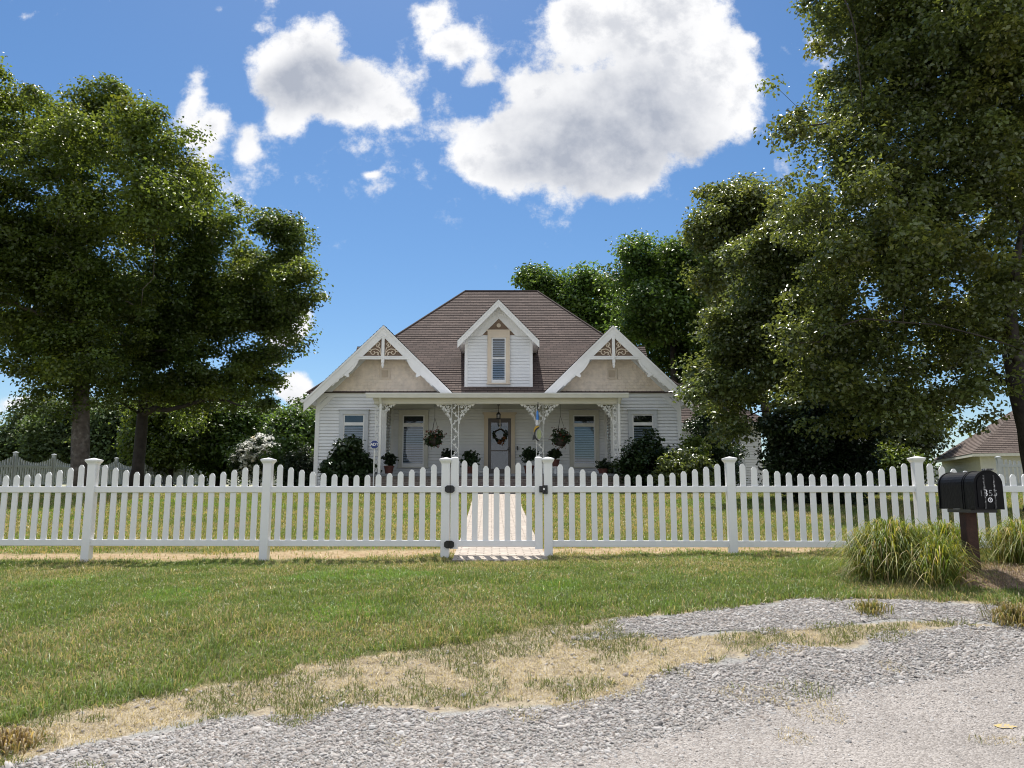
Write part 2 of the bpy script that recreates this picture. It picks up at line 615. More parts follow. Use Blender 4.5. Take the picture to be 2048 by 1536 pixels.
    def frusta(s, prof, c):
        """square stacked sections (halfwidth, z)"""
        for (w0, z0), (w1, z1) in zip(prof[:-1], prof[1:]):
            q = lambda w, z: [(c[0] - w, c[1] - w, c[2] + z), (c[0] + w, c[1] - w, c[2] + z), (c[0] + w, c[1] + w, c[2] + z), (c[0] - w, c[1] + w, c[2] + z)]
            s.hexa(q(w0, z0), q(w1, z1))

    def courses(s, o, U, V, Nn, vmax, lo, hi, pitch, lip, back=.002, v0=0.0, gap=0.0):
        """lapped rows (siding boards or shingle courses); lo/hi give the row ends as functions of the height v"""
        o, U, V, Nn = Vector(o), Vector(U), Vector(V), Vector(Nn)
        v = v0
        while v < vmax - 1e-6:
            w = min(v + pitch, vmax)
            a0, b0, a1, b1 = lo(v), hi(v), lo(w), hi(w)
            if b0 - a0 > .01:
                b1 = max(b1, a1 + .001)
                w0 = w
                if gap and w < vmax - 1e-6:
                    w = w - gap
                    a1, b1 = lo(w), hi(w)
                p = [o + U * a0 + V * v + Nn * lip, o + U * b0 + V * v + Nn * lip, o + U * b1 + V * w + Nn * back, o + U * a1 + V * w + Nn * back]
                if gap and w < w0:
                    s.face([p[3], p[2], o + U * b1 + V * w - Nn * .02, o + U * a1 + V * w - Nn * .02])
                    s.face([o + U * a1 + V * w - Nn * .02, o + U * b1 + V * w - Nn * .02, o + U * b1 + V * w0 - Nn * .02, o + U * a1 + V * w0 - Nn * .02])
                s.face(p, [(a0, v), (b0, v), (b1, w), (a1, w)])
                e_ = -.02 if gap else 0
                q = [o + U * a0 + V * v + Nn * e_, o + U * b0 + V * v + Nn * e_, p[1], p[0]]
                s.face(q, [(a0, v), (b0, v), (b0, v), (a0, v)])
                w = w0
            v = w

    def build(s, name, m, parent=None, smooth=False):
        me = bpy.data.meshes.new(name)
        me.from_pydata(s.v, [], s.f)
        me.update()
        uvl = me.uv_layers.new(name='UVMap')
        flat = np.array([c for u in s.uv for p in u for c in p], dtype=np.float32)
        if len(flat) == len(me.loops) * 2:
            uvl.data.foreach_set('uv', flat)
        if smooth:
            me.polygons.foreach_set('use_smooth', [True] * len(me.polygons))
        return link(name, me, m, parent)


def link(name, me, m, parent=None):
    me.materials.append(m)
    o = bpy.data.objects.new(name, me)
    COL.objects.link(o)
    if parent is not None:
        attach(o, parent)
    return o


ORIG = {}


def attach(o, parent):
    o.parent = parent
    o.matrix_parent_inverse = Matrix.Translation(-ORIG.get(parent.name, Vector((0, 0, 0))))
    ORIG[o.name] = Vector((0, 0, 0)) if parent.name not in ORIG else Vector((0, 0, 0))


def tag(o, label=None, cat=None, group=None, kind=None):
    if label: o['label'] = label
    if cat: o['category'] = cat
    if group: o['group'] = group
    if kind: o['kind'] = kind
    return o


def thing(name, label, cat, loc=(0, 0, 0), group=None):
    o = bpy.data.objects.new(name, None)
    o.empty_display_size = .2
    COL.objects.link(o)
    o.location = loc
    ORIG[o.name] = Vector(loc)
    return tag(o, label, cat, group)


def np_mesh(name, verts, faces_flat, nper, m, parent=None, tint=None, smooth=False):
    """verts (n,3), faces_flat (k*nper) ints, every face with nper corners; tint per vertex (n,3)"""
    me = bpy.data.meshes.new(name)
    nv, nf = len(verts), len(faces_flat) // nper
    me.vertices.add(nv)
    me.vertices.foreach_set('co', np.ascontiguousarray(verts, dtype=np.float32).ravel())
    me.loops.add(nf * nper)
    me.loops.foreach_set('vertex_index', np.ascontiguousarray(faces_flat, dtype=np.int32))
    me.polygons.add(nf)
    me.polygons.foreach_set('loop_start', np.arange(0, nf * nper, nper, dtype=np.int32))
    me.polygons.foreach_set('loop_total', np.full(nf, nper, dtype=np.int32))
    if smooth:
        me.polygons.foreach_set('use_smooth', np.ones(nf, dtype=bool))
    me.update(calc_edges=True)
    if tint is not None:
        a = me.color_attributes.new('tint', 'FLOAT_COLOR', 'POINT')
        c = np.ones((nv, 4), dtype=np.float32)
        c[:, :3] = tint
        a.data.foreach_set('color', c.ravel())
    return link(name, me, m, parent)


# ------------------------------------------------------------------ ground shape
GY = np.array([-400, 0, 4.2, 4.8, 5.4, 6.1, 7.2, 8.5, 10.5, 14, 18, 22, 27, 32, 50, 80, 200, 700, 3000.])
GZ = np.array([-1.0, 0, .02, .08, .18, .33, .455, .505, .53, .75, 1.08, 1.41, 1.60, 1.82, 2.2, 2.6, 3.4, 4.5, 6.0])


def ground_z(x, y):
    x = np.asarray(x, dtype=float)
    y = np.asarray(y, dtype=float)
    # smoothed piecewise profile
    z = sum(np.interp(y + d, GY, GZ) for d in (-.5, -.25, 0, .25, .5)) / 5
    fade = np.clip((y - 4.2) / 3, 0, 1) * np.clip((20 - y) / 8, 0, 1)
    z = z + .16 * np.tanh(x / 8) * fade
    z = z + .13 * np.exp(-(((x - 4.45) / .9) ** 2 + ((y - 7.45) / .75) ** 2))
    z = z + .012 * np.sin(x * 1.7 + y * .8) * np.sin(y * 1.3 - x * .4) * np.clip((y - 4.5) / 2, 0, 1)
    return z


def gz(x, y):
    return float(ground_z(x, y))


def on_ground(u, v):
    d = ray(u, v)
    lo = 1.5
    y = lo
    while y < 400:
        t = y / d[1]
        if ZC + d[2] * t < gz(d[0] * t, y):
            return d[0] * t, y
        y += .02
    return d[0] * 60, 60.


def curve_fn(pts, lo=2.2):
    w = sorted(on_ground(u, v) for u, v in pts)
    xs = np.array([p[0] for p in w])
    ys = np.array([p[1] for p in w])

    def fn(x):
        x = np.asarray(x, dtype=float)
        y = np.interp(x, xs, ys)
        sl = (ys[3] - ys[0]) / (xs[3] - xs[0])
        sr = (ys[-1] - ys[-3]) / (xs[-1] - xs[-3])
        y = np.where(x < xs[0], ys[0] + sl * (x - xs[0]), y)
        y = np.where(x > xs[-1], ys[-1] + sr * .3 * (x - xs[-1]), y)
        return np.clip(y, lo, 9)
    return fn


LAWN = curve_fn([(0, 1453), (110, 1431), (264, 1405), (352, 1383), (440, 1370), (571, 1344), (602, 1328), (747, 1313), (900, 1292), (1000, 1275), (1102, 1249),
                 (1240, 1233), (1358, 1226), (1486, 1210), (1563, 1200), (1665, 1197), (1742, 1197), (1870, 1200), (2048, 1214)])
GR1B = curve_fn([(1000, 1276), (1200, 1273), (1379, 1274), (1460, 1267), (1553, 1262), (1665, 1256), (1803, 1244), (1947, 1249), (2048, 1254)])
GR2 = curve_fn([(22, 1533), (132, 1493), (264, 1467), (352, 1449), (440, 1432), (527, 1432), (615, 1449), (681, 1418), (725, 1414), (813, 1418), (857, 1432),
                (1000, 1418), (1169, 1412), (1317, 1356), (1445, 1320), (1563, 1305), (1716, 1295), (1798, 1269), (1870, 1257), (2048, 1257)])
ROAD = curve_fn([(300, 1560), (900, 1545), (1153, 1525), (1409, 1448), (1665, 1385), (1870, 1350), (2048, 1318)])
FENCE_K = -.036


def fence_y(x):
    return 10.54 + FENCE_K * np.asarray(x, dtype=float)


def sdf_masks(x, y):
    """ramps (0.5 on the edge) for gravel, straw, dirt"""
    ss = lambda d, w: np.clip(.5 + d / (2 * w), 0, 1)
    lawn_e, g1b, g2 = LAWN(x), GR1B(x), GR2(x)
    gravel_main = ss(g2 - y, .28)
    x1 = on_ground(1215, 1262)[0]
    gravel_up = np.minimum(np.minimum(ss(lawn_e - .05 - y, .22), ss(y - g1b, .16)), ss(x - x1, .5))
    gravel = np.maximum(gravel_main, gravel_up)
    straw = ss(lawn_e - y, .14)
    dirt = np.clip(1.0 - np.abs(y - (fence_y(x) + .62)) / .85, 0, 1)
    bed = np.exp(-(((x - 4.5) / .72) ** 2 + ((y - 7.3) / .55) ** 2) ** 2)
    return gravel, straw, dirt, bed


def vnoise(p, s, seed=0):
    """cheap value noise in 2D/3D, vectorised, 0..1"""
    p = np.asarray(p, dtype=float) / s + seed * 17.31
    i = np.floor(p).astype(np.int64)
    f = p - i
    f = f * f * (3 - 2 * f)
    d = p.shape[1]
    out = np.zeros(len(p))
    for c in range(2 ** d):
        w = np.ones(len(p))
        h = np.full(len(p), 1234567 + seed * 7919, dtype=np.int64)
        for k in range(d):
            b = (c >> k) & 1
            w = w * (f[:, k] if b else 1 - f[:, k])
            h = (h * 31 + (i[:, k] + b) * (73856093, 19349663, 83492791)[k]) & 0x7fffffff
        h = (h ^ (h >> 13)) * 1274126177 & 0x7fffffff
        h = (h ^ (h >> 16)) & 0xffff
        out += w * (h / 65535.0)
    return out


def ground_material():
    m = bpy.data.materials.new('ground_cover')
    m.use_nodes = True
    nt = m.node_tree
    N, L = nt.nodes, nt.links
    b = N['Principled BSDF']
    b.inputs['Roughness'].default_value = .95
    b.inputs['Specular IOR Level'].default_value = .15
    tc = N.new('ShaderNodeTexCoord')
    at = N.new('ShaderNodeAttribute')
    at.attribute_name = 'zone'
    sp = N.new('ShaderNodeSeparateColor')
    L.new(at.outputs['Color'], sp.inputs[0])

    def noise(scale, detail=5, rough=.6):
        n = N.new('ShaderNodeTexNoise')
        n.inputs['Scale'].default_value = scale
        n.inputs['Detail'].default_value = detail
        n.inputs['Roughness'].default_value = rough
        L.new(tc.outputs['Object'], n.inputs['Vector'])
        return n.outputs['Fac']

    def ramp(src, stops):
        r = N.new('ShaderNodeValToRGB')
        e = r.color_ramp.elements
        while len(e) < len(stops):
            e.new(.5)
        for k, (p, c) in enumerate(stops):
            e[k].position = p
            e[k].color = (*c, 1)
        L.new(src, r.inputs[0])
        return r.outputs[0]

    def edge(src, amp, ns, w=.08):
        a = N.new('ShaderNodeMath')
        a.operation = 'MULTIPLY_ADD'
        L.new(noise(ns, 6, .65), a.inputs[0])
        a.inputs[1].default_value = amp
        L.new(src, a.inputs[2])
        mr = N.new('ShaderNodeMapRange')
        mr.interpolation_type = 'SMOOTHSTEP'
        mr.inputs['From Min'].default_value = .5 + amp * .5 - w
        mr.inputs['From Max'].default_value = .5 + amp * .5 + w
        L.new(a.outputs[0], mr.inputs['Value'])
        return mr.outputs[0]

    def mix(f, a, c):
        n = N.new('ShaderNodeMixRGB')
        L.new(f, n.inputs[0])
        L.new(a, n.inputs[1])
        L.new(c, n.inputs[2])
        return n.outputs[0]
    lawn = ramp(noise(1.6, 8, .65), [(.3, (.10, .115, .04)), (.5, (.17, .165, .065)), (.72, (.28, .24, .12))])
    straw = ramp(noise(11, 8, .7), [(.3, (.22, .18, .13)), (.5, (.43, .36, .255)), (.7, (.57, .49, .36))])
    gravel = ramp(noise(55, 5, .75), [(.3, (.23, .225, .215)), (.5, (.37, .36, .34)), (.72, (.48, .47, .445))])
    dirt = ramp(noise(13, 8, .7), [(.3, (.25, .155, .09)), (.5, (.43, .32, .19)), (.7, (.52, .43, .27))])
    bed = ramp(noise(25, 6, .7), [(.3, (.08, .055, .04)), (.5, (.24, .175, .13)), (.72, (.42, .34, .25))])
    c = mix(edge(sp.outputs['Blue'], .9, 3.0, .2), lawn, dirt)
    c = mix(edge(sp.outputs['Green'], .5, 4.0), c, straw)
    c = mix(edge(sp.outputs['Red'], .55, 4.5), c, gravel)
    c = mix(edge(at.outputs['Alpha'], .5, 5), c, bed)
    L.new(c, b.inputs['Base Color'])
    bp = N.new('ShaderNodeBump')
    bp.inputs['Strength'].default_value = .8
    bp.inputs['Distance'].default_value = .03
    L.new(noise(45, 4, .7), bp.inputs['Height'])
    L.new(bp.outputs[0], b.inputs['Normal'])
    return m


def grid_mesh(xs, ys, zoff=0.0):
    X, Y = np.meshgrid(xs, ys)
    Z = ground_z(X, Y) + zoff
    V = np.stack([X.ravel(), Y.ravel(), Z.ravel()], 1)
    nx, ny = len(xs), len(ys)
    i = (np.arange(ny - 1)[:, None] * nx + np.arange(nx - 1)[None, :]).ravel()
    Fc = np.stack([i, i + 1, i + 1 + nx, i + nx], 1)
    return V, Fc


def build_ground():
    xs = np.concatenate([[-3000, -1200, -500, -250, -130, -80, -55], np.arange(-40, -9, 1.0), np.arange(-9, 9, .06), np.arange(9, 40, 1.0), [40, 55, 80, 130, 250, 500, 1200, 3000]])
    ys = np.concatenate([[-400, -100, -30, -10, -4, 0, 2], np.arange(2.6, 11.6, .05), np.arange(11.6, 30, .4), np.arange(30, 60, 2), [60, 80, 120, 200, 400, 700, 1500, 3000]])
    V, Fc = grid_mesh(xs, ys)
    o = np_mesh('ground', V, Fc.ravel(), 4, ground_material(), smooth=True)
    tag(o, kind='structure')
    g, s, d, bed = sdf_masks(V[:, 0], V[:, 1])
    a = o.data.color_attributes.new('zone', 'FLOAT_COLOR', 'POINT')
    a.data.foreach_set('color', np.stack([g, s, d, bed], 1).astype(np.float32).ravel())
    # the road: chip-sealed asphalt, worn edge
    m = bpy.data.materials.new('chip_seal')
    m.use_nodes = True
    N, L = m.node_tree.nodes, m.node_tree.links
    b = N['Principled BSDF']
    b.inputs['Roughness'].default_value = .9
    b.inputs['Specular IOR Level'].default_value = .25
    tc = N.new('ShaderNodeTexCoord')
    vo = N.new('ShaderNodeTexVoronoi')
    vo.inputs['Scale'].default_value = 95
    L.new(tc.outputs['Object'], vo.inputs['Vector'])
    r = N.new('ShaderNodeValToRGB')
    e = r.color_ramp.elements
    e[0].position, e[0].color = .1, (.25, .225, .205, 1)
    e[1].position, e[1].color = .9, (.43, .395, .365, 1)
    sepc = N.new('ShaderNodeSeparateColor')
    L.new(vo.outputs['Color'], sepc.inputs[0])
    L.new(sepc.outputs[0], r.inputs[0])
    n = N.new('ShaderNodeTexNoise')
    n.inputs['Scale'].default_value = 1.3
    n.inputs['Detail'].default_value = 8
    n.inputs['Roughness'].default_value = .65
    L.new(tc.outputs['Object'], n.inputs['Vector'])
    mr = N.new('ShaderNodeMapRange')
    mr.inputs['From Min'].default_value, mr.inputs['From Max'].default_value = .3, .7
    mr.inputs['To Min'].default_value, mr.inputs['To Max'].default_value = .8, 1.15
    L.new(n.outputs['Fac'], mr.inputs['Value'])
    sc = N.new('ShaderNodeVectorMath')
    sc.operation = 'SCALE'
    L.new(r.outputs[0], sc.inputs[0])
    L.new(mr.outputs[0], sc.inputs['Scale'])
    L.new(sc.outputs[0], b.inputs['Base Color'])
    bp = N.new('ShaderNodeBump')
    bp.inputs['Strength'].default_value = .9
    bp.inputs['Distance'].default_value = .008
    L.new(vo.outputs['Distance'], bp.inputs['Height'])
    bp.invert = True
    L.new(bp.outputs[0], b.inputs['Normal'])
    rx = np.concatenate([[-60, -20, -9], np.arange(-6, 7, .06), [9, 20, 60]])
    top = ROAD(np.clip(rx, -4, 6)) + .12 * (vnoise(np.stack([rx, rx * 0], 1), .5, 3) - .5) + .05 * (vnoise(np.stack([rx, rx * 0], 1), .13, 4) - .5)
    rows = np.linspace(0, 1, 46)
    V = []
    for t in rows:
        yy = -4.5 + (top + 4.5) * t
        V.append(np.stack([rx, yy, ground_z(rx, yy) + .004], 1))
    V = np.concatenate(V)
    nx = len(rx)
    i = (np.arange(len(rows) - 1)[:, None] * nx + np.arange(nx - 1)[None, :]).ravel()
    Fc = np.stack([i, i + 1, i + 1 + nx, i + nx], 1)
    tag(np_mesh('road', V, Fc.ravel(), 4, m, smooth=True), kind='structure')
    # brick garden path through the gate to the steps
    y0, y1 = 9.95, 23.55
    n_ = 60
    mb = MB()
    for k in range(n_):
        a_, b_ = y0 + (y1 - y0) * k / n_, y0 + (y1 - y0) * (k + 1) / n_
        xc = lambda y: -.16 + (y - 10.5) / 12.5 * (-.34)
        w = .615
        q = []
        for (y, sgn) in ((a_, -1), (a_, 1), (b_, 1), (b_, -1)):
            q.append((xc(y) + sgn * w, y, gz(xc(y), y) + .025))
        mb.face(q, [(-w, a_), (w, a_), (w, b_), (-w, b_)])
        for sgn in (-1, 1):
            e = [(xc(a_) + sgn * w, a_, gz(xc(a_), a_) + .025), (xc(b_) + sgn * w, b_, gz(xc(b_), b_) + .025), (xc(b_) + sgn * w, b_, gz(xc(b_), b_) - .1), (xc(a_) + sgn * w, a_, gz(xc(a_), a_) - .1)]
            mb.face(e if sgn < 0 else e[::-1], [(a_, 0), (b_, 0), (b_, .1), (a_, .1)])
    mb.face([(-.16 - .615, y0, gz(-.2, y0) - .1), (-.16 + .615, y0, gz(-.2, y0) - .1), (-.145 + .615, y0, gz(-.2, y0) + .025), (-.145 - .615, y0, gz(-.2, y0) + .025)])
    tag(mb.build('path', M['paver']), kind='structure')
    # worn dab of yellow paint on the road
    mx, my = on_ground(2012, 1457)
    mb = MB()
    pr = random.Random(3)
    ring = [(mx + (.055 + pr.uniform(-.015, .015)) * math.cos(2 * math.pi * k / 14), my + (.035 + pr.uniform(-.01, .01)) * math.sin(2 * math.pi * k / 14)) for k in range(14)]
    mb.face([(a, b, gz(a, b) + .009) for a, b in ring])
    tag(mb.build('road_marking', mat('worn_yellow_paint', (.55, .40, .12), .8, col2=(.33, .30, .28), c2scale=60, c2lo=.42, c2hi=.58)), kind='structure')


build_ground()


# ------------------------------------------------------------------ grass, stones
def blades(name, x, y, h, w, tint, m, label, cat, lean=.5, droop=.35, segs=2, kind='stuff'):
    n = len(x)
    z = ground_z(x, y) - .004
    a = rng.uniform(0, 2 * np.pi, n)
    la = rng.uniform(0, 2 * np.pi, n)
    lm = np.abs(rng.normal(0, lean, n)) * h
    dx, dy = np.cos(la) * lm, np.sin(la) * lm
    wx, wy = np.cos(a) * w / 2, np.sin(a) * w / 2
    b = np.stack([x, y, z], 1)
    W = np.stack([wx, wy, np.zeros(n)], 1)
    mid = b + np.stack([dx * .35, dy * .35, h * .6], 1)
    tip = b + np.stack([dx, dy, h * (1 - droop * np.clip(lm / np.maximum(h, 1e-6), 0, 1))], 1)
    V = np.concatenate([b - W, b + W, mid + W * .75, mid - W * .75, tip], 0)
    i = np.arange(n)
    T = np.concatenate([np.stack([i, i + n, i + 2 * n], 1), np.stack([i, i + 2 * n, i + 3 * n], 1), np.stack([i + 3 * n, i + 2 * n, i + 4 * n], 1)], 0)
    t = np.concatenate([tint] * 5, 0)
    o = np_mesh(name, V, T.ravel(), 3, m, tint=t)
    return tag(o, label, cat, kind=kind)


def grass_tint(x, y, n):
    p = np.stack([x, y], 1)
    big = .6 * vnoise(p, 1.3, 1) + .4 * vnoise(p, .35, 2)
    dry = np.clip((big - .42) * 2.2 + np.clip((y - 8.6) / 3, 0, .35), 0, 1) * .72 + .10
    isdry = rng.random(n) < dry * .75
    g = np.array([.180, .250, .058])[None] * rng.uniform(.65, 1.35, (n, 1)) * np.array([1, 1, 1])[None]
    lime = vnoise(p, .9, 5) > .72
    g = np.where(lime[:, None], g * np.array([[1.05, 1.18, .95]]), g)
    blue = (rng.random(n) < .22)[:, None]
    g = np.where(blue, g * np.array([[.95, 1.0, 1.7]]), g)
    d = np.array([.46, .39, .21])[None] * rng.uniform(.6, 1.3, (n, 1))
    return np.where(isdry[:, None], d, g)


def frustum_points(n, y0, y1, margin=.5, k=.70, power=1.0):
    y = y0 + (y1 - y0) * rng.random(n * 2) ** power
    x = rng.uniform(-1, 1, n * 2) * (y1 * k + margin)
    ok = np.abs(x) < y * k + margin
    return x[ok], y[ok]


def build_grass():
    # verge lawn in front of the fence
    x, y = frustum_points(540000, 4.0, 11.0, margin=2.4)
    g, s, d, bed = sdf_masks(x, y)
    p = np.stack([x, y], 1)
    jit = .7 * (vnoise(p, .22, 8) - .5) + .35 * (vnoise(p, .07, 18) - .5)
    keep = (s + jit < .5) & (rng.random(len(x)) > np.clip(d * 1.9 - .15 + (vnoise(p, .4, 9) - .5) * 1.3, 0, .96)) & (bed < .45)
    keep &= ~((np.abs(x + .16) < .63) & (y > 9.93))
    keep &= rng.random(len(x)) < .55 + .45 * vnoise(p, .16, 12)
    x, y = x[keep], y[keep]
    n = len(x)
    tall = vnoise(np.stack([x, y], 1), .3, 14)
    h = rng.uniform(.028, .062, n) * (.55 + 1.15 * tall ** 1.4) * np.where(rng.random(n) < .05, 1.5, 1)
    w = rng.uniform(.004, .0075, n) * (.75 + y / 16)
    blades('lawn_grass', x, y, h, w, grass_tint(x, y, n), M['grass'], 'mown green and straw coloured grass in front of the picket fence', 'grass', lean=1.0)
    # lawn behind the fence
    x, y = frustum_points(330000, 10.9, 25.5, margin=2.5, power=1.25)
    g, s, d, bed = sdf_masks(x, y)
    keep = rng.random(len(x)) > np.clip(d * 1.9 - .15 + (vnoise(np.stack([x, y], 1), .5, 9) - .5) * 1.3, 0, .96)
    keep &= (np.abs(x - (-.16 + (y - 10.5) / 12.5 * (-.34))) > .63) & ~((np.abs(x + .48) < 6.9) & (y > 24.0))
    x, y = x[keep], y[keep]
    n = len(x)
    h = rng.uniform(.035, .07, n)
    w = rng.uniform(.008, .015, n) * (y / 14)
    blades('yard_grass', x, y, h, w, grass_tint(x, y, n) * np.array([[1.05, 1.0, .9]]), M['grass'], 'yellowing lawn between the picket fence and the house', 'grass', lean=.8)
    # dry verge grass and the tufts in it
    x, y = frustum_points(430000, 3.6, 8.6, margin=2.2)
    g, s, d, bed = sdf_masks(x, y)
    p = np.stack([x, y], 1)
    keep = (s > .45) & (g + .5 * (vnoise(p, .2, 20) - .5) < .5)
    patch = .5 * vnoise(p, .5, 21) + .5 * vnoise(p, .17, 22)
    keep &= rng.random(len(x)) < .35 + .65 * patch
    keep |= (bed > .3) & (rng.random(len(x)) < .55)
    keep |= (s > .5) & (g > .5) & (vnoise(p, .35, 25) > .86) & (rng.random(len(x)) < .35)
    x, y, patch, bed = x[keep], y[keep], patch[keep], bed[keep]
    n = len(x)
    green = (patch > .45) & (rng.random(n) < .6)
    tint = np.where(green[:, None], np.array([[.15, .18, .055]]) * rng.uniform(.7, 1.3, (n, 1)), np.array([[.60, .51, .36]]) * rng.uniform(.55, 1.2, (n, 1)))
    mulch = (bed > .3) & (rng.random(n) < .75)
    tint = np.where(mulch[:, None], np.array([[.34, .25, .18]]) * rng.uniform(.4, 1.3, (n, 1)), tint)
    h = rng.uniform(.012, .03, n) * np.where(green, 1.5, 1) * np.where(rng.random(n) < .10, 2.2, 1)
    blades('verge_grass', x, y, h, rng.uniform(.003, .006, n), tint, M['grass'], 'dry straw coloured grass between the lawn and the gravel', 'grass', lean=1.3)


def build_stones():
    x, y = frustum_points(590000, 3.4, 8.4, margin=2.4)
    g, s, d, bed = sdf_masks(x, y)
    p = np.stack([x, y], 1)
    rd = ROAD(np.clip(x, -4, 6))
    on = (g + .6 * (vnoise(p, .25, 30) - .5) > .5) & (y > rd - .05)
    dens = .5 + .5 * vnoise(p, .3, 31)
    keep = (on & (rng.random(len(x)) < dens)) | ((y < rd) & (rng.random(len(x)) < np.clip(.40 - (rd - y) * .40, .03, .5))) | ((s > .5) & (rng.random(len(x)) < .015))
    x, y = x[keep], y[keep]
    n = len(x)
    r = rng.lognormal(-5.32, .45, n)
    r = np.where(y < ROAD(np.clip(x, -4, 6)) - .1, r * .75, r)
    r = np.clip(r, .003, .022)
    base = np.array([[-1, -1, -.6], [1, -1, -.6], [1, 1, -.6], [-1, 1, -.6], [-.75, -.75, .6], [.75, -.75, .6], [.75, .75, .6], [-.75, .75, .6]], dtype=float)
    q = np.array([[4, 5, 6, 7], [0, 1, 5, 4], [1, 2, 6, 5], [2, 3, 7, 6], [3, 0, 4, 7]])
    V = base[None] * rng.uniform(.55, 1.25, (n, 8, 3))
    V *= np.array([1, 1, .55]) * rng.uniform(.6, 1.3, (n, 1, 3))
    a = rng.uniform(0, 2 * np.pi, n)
    ca, sa = np.cos(a)[:, None], np.sin(a)[:, None]
    tl = rng.normal(0, .35, n)[:, None]
    X = V[:, :, 0] * ca - V[:, :, 1] * sa
    Y = V[:, :, 0] * sa + V[:, :, 1] * ca
    Z = V[:, :, 2] + X * tl
    V = np.stack([X, Y, Z], 2) * r[:, None, None]
    V += np.stack([x, y, ground_z(x, y) + .003 + r * .25], 1)[:, None, :]
    Fq = (q[None] + (np.arange(n) * 8)[:, None, None]).reshape(-1)
    shade = rng.uniform(.21, .46, n)
    warm = rng.uniform(.02, .075, n)
    t = np.stack([shade + warm * .5, shade, shade - warm * .4], 1)
    t = np.repeat(t, 8, 0)
    o = np_mesh('gravel', V.reshape(-1, 3), Fq, 4, M['stone'], tint=t)
    tag(o, 'loose grey crushed stone along the edge of the road', 'gravel', kind='stuff')


build_grass()
build_stones()

# ------------------------------------------------------------------ house
XC = -.48
HX = lambda r: XC + r
EXPO = .115           # siding exposure


def side_fn(c):
    return lambda v: c


def window(par, r0, r1, z0, z1, Y, zt0, zt1, casing, depth=.0, blinds_top=False, head=.14, double=False):
    """window flush on a wall at Y facing -y: casing round glass r0..r1, z0..z1; transom bar between zt0 and zt1"""
    x0, x1 = HX(r0), HX(r1)
    cw = .14
    mb = MB()
    mb.box(x0 - cw, x0, Y - .07, Y, z0 - .12, z1)
    mb.box(x1, x1 + cw, Y - .07, Y, z0 - .12, z1)
    mb.box(x0 - cw, x1 + cw, Y - .073, Y, z1, z1 + head)
    mb.box(x0 - cw - .035, x1 + cw + .035, Y - .095, Y, z1 + head, z1 + head + .04)
    mb.box(x0 - cw - .03, x1 + cw + .03, Y - .09, Y, z0 - .165, z0 - .12)
    w = mb.build('window', casing, par)
    mb = MB()
    f = .045
    mb.box(x0, x0 + f, Y - .043, Y - .004, z0 - .12, z1)
    mb.box(x1 - f, x1, Y - .043, Y - .004, z0 - .12, z1)
    mb.box(x0 + f, x1 - f, Y - .043, Y - .004, z1 - f, z1)
    mb.box(x0 + f, x1 - f, Y - .043, Y - .004, z0 - .12, z0)
    mb.box(x0 + f, x1 - f, Y - .046, Y - .004, zt0, zt1)
    mb.build('frame', M['white'], w)
    # dark room behind the blind
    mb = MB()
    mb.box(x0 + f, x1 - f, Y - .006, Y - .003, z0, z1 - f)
    top = (z1 - f) if blinds_top else zt0
    nb = int((top - z0) / .085)
    bl = MB()
    for k in range(nb):
        zz = z0 + .01 + k * .085
        bl.hexa([(x0 + f, Y - .026, zz), (x1 - f, Y - .026, zz), (x1 - f, Y - .010, zz + .048), (x0 + f, Y - .010, zz + .048)],
                [(x0 + f, Y - .026, zz + .004), (x1 - f, Y - .026, zz + .004), (x1 - f, Y - .010, zz + .053), (x0 + f, Y - .010, zz + .053)])
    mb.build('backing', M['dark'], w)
    bl.build('blind', M['blind'], w)
    mb = MB()
    mb.box(x0 + f, x1 - f, Y - .034, Y - .030, z0, zt0)
    if not double:
        mb.box(x0 + f, x1 - f, Y - .034, Y - .030, zt1, z1 - f)
    else:
        mb.box(x0 + f, x1 - f, Y - .034, Y - .030, zt1, z1 - f)
    mb.build('pane', M['glass'], w)
    return w


def spiral(c, r0, r1, a0, a1, n=14):
    return [(c[0] + (r0 + (r1 - r0) * t) * math.cos(a0 + (a1 - a0) * t), c[1] + (r0 + (r1 - r0) * t) * math.sin(a0 + (a1 - a0) * t)) for t in [k / (n - 1) for k in range(n)]]


_JIT = random.Random(4)


def flat_curve(mb, pts, w, y0, y1):
    """ribbon of width w following pts in the x,z plane, one continuous strip"""
    j = _JIT.uniform(-.0035, .0035)
    y0, y1 = y0 + j, y1 + j * .5
    n, base = len(pts), len(mb.v)
    for k, p in enumerate(pts):
        a, b = pts[max(k - 1, 0)], pts[min(k + 1, n - 1)]
        dx, dz = b[0] - a[0], b[1] - a[1]
        l = math.hypot(dx, dz) or 1e-6
        nx, nz = -dz / l * w / 2, dx / l * w / 2
        for (sx, yy) in ((-1, y0), (1, y0), (1, y1), (-1, y1)):
            mb.v.append((p[0] + sx * nx, yy, p[1] + sx * nz))
    for k in range(n - 1):
        for q in range(4):
            q2 = (q + 1) % 4
            a, b = base + 4 * k, base + 4 * k + 4
            mb.f.append((a + q, b + q, b + q2, a + q2))
            mb.uv.append([(0, 0)] * 4)
    mb.f += [(base, base + 1, base + 2, base + 3), tuple(base + 4 * (n - 1) + q for q in (3, 2, 1, 0))]
    mb.uv += [[(0, 0)] * 4] * 2


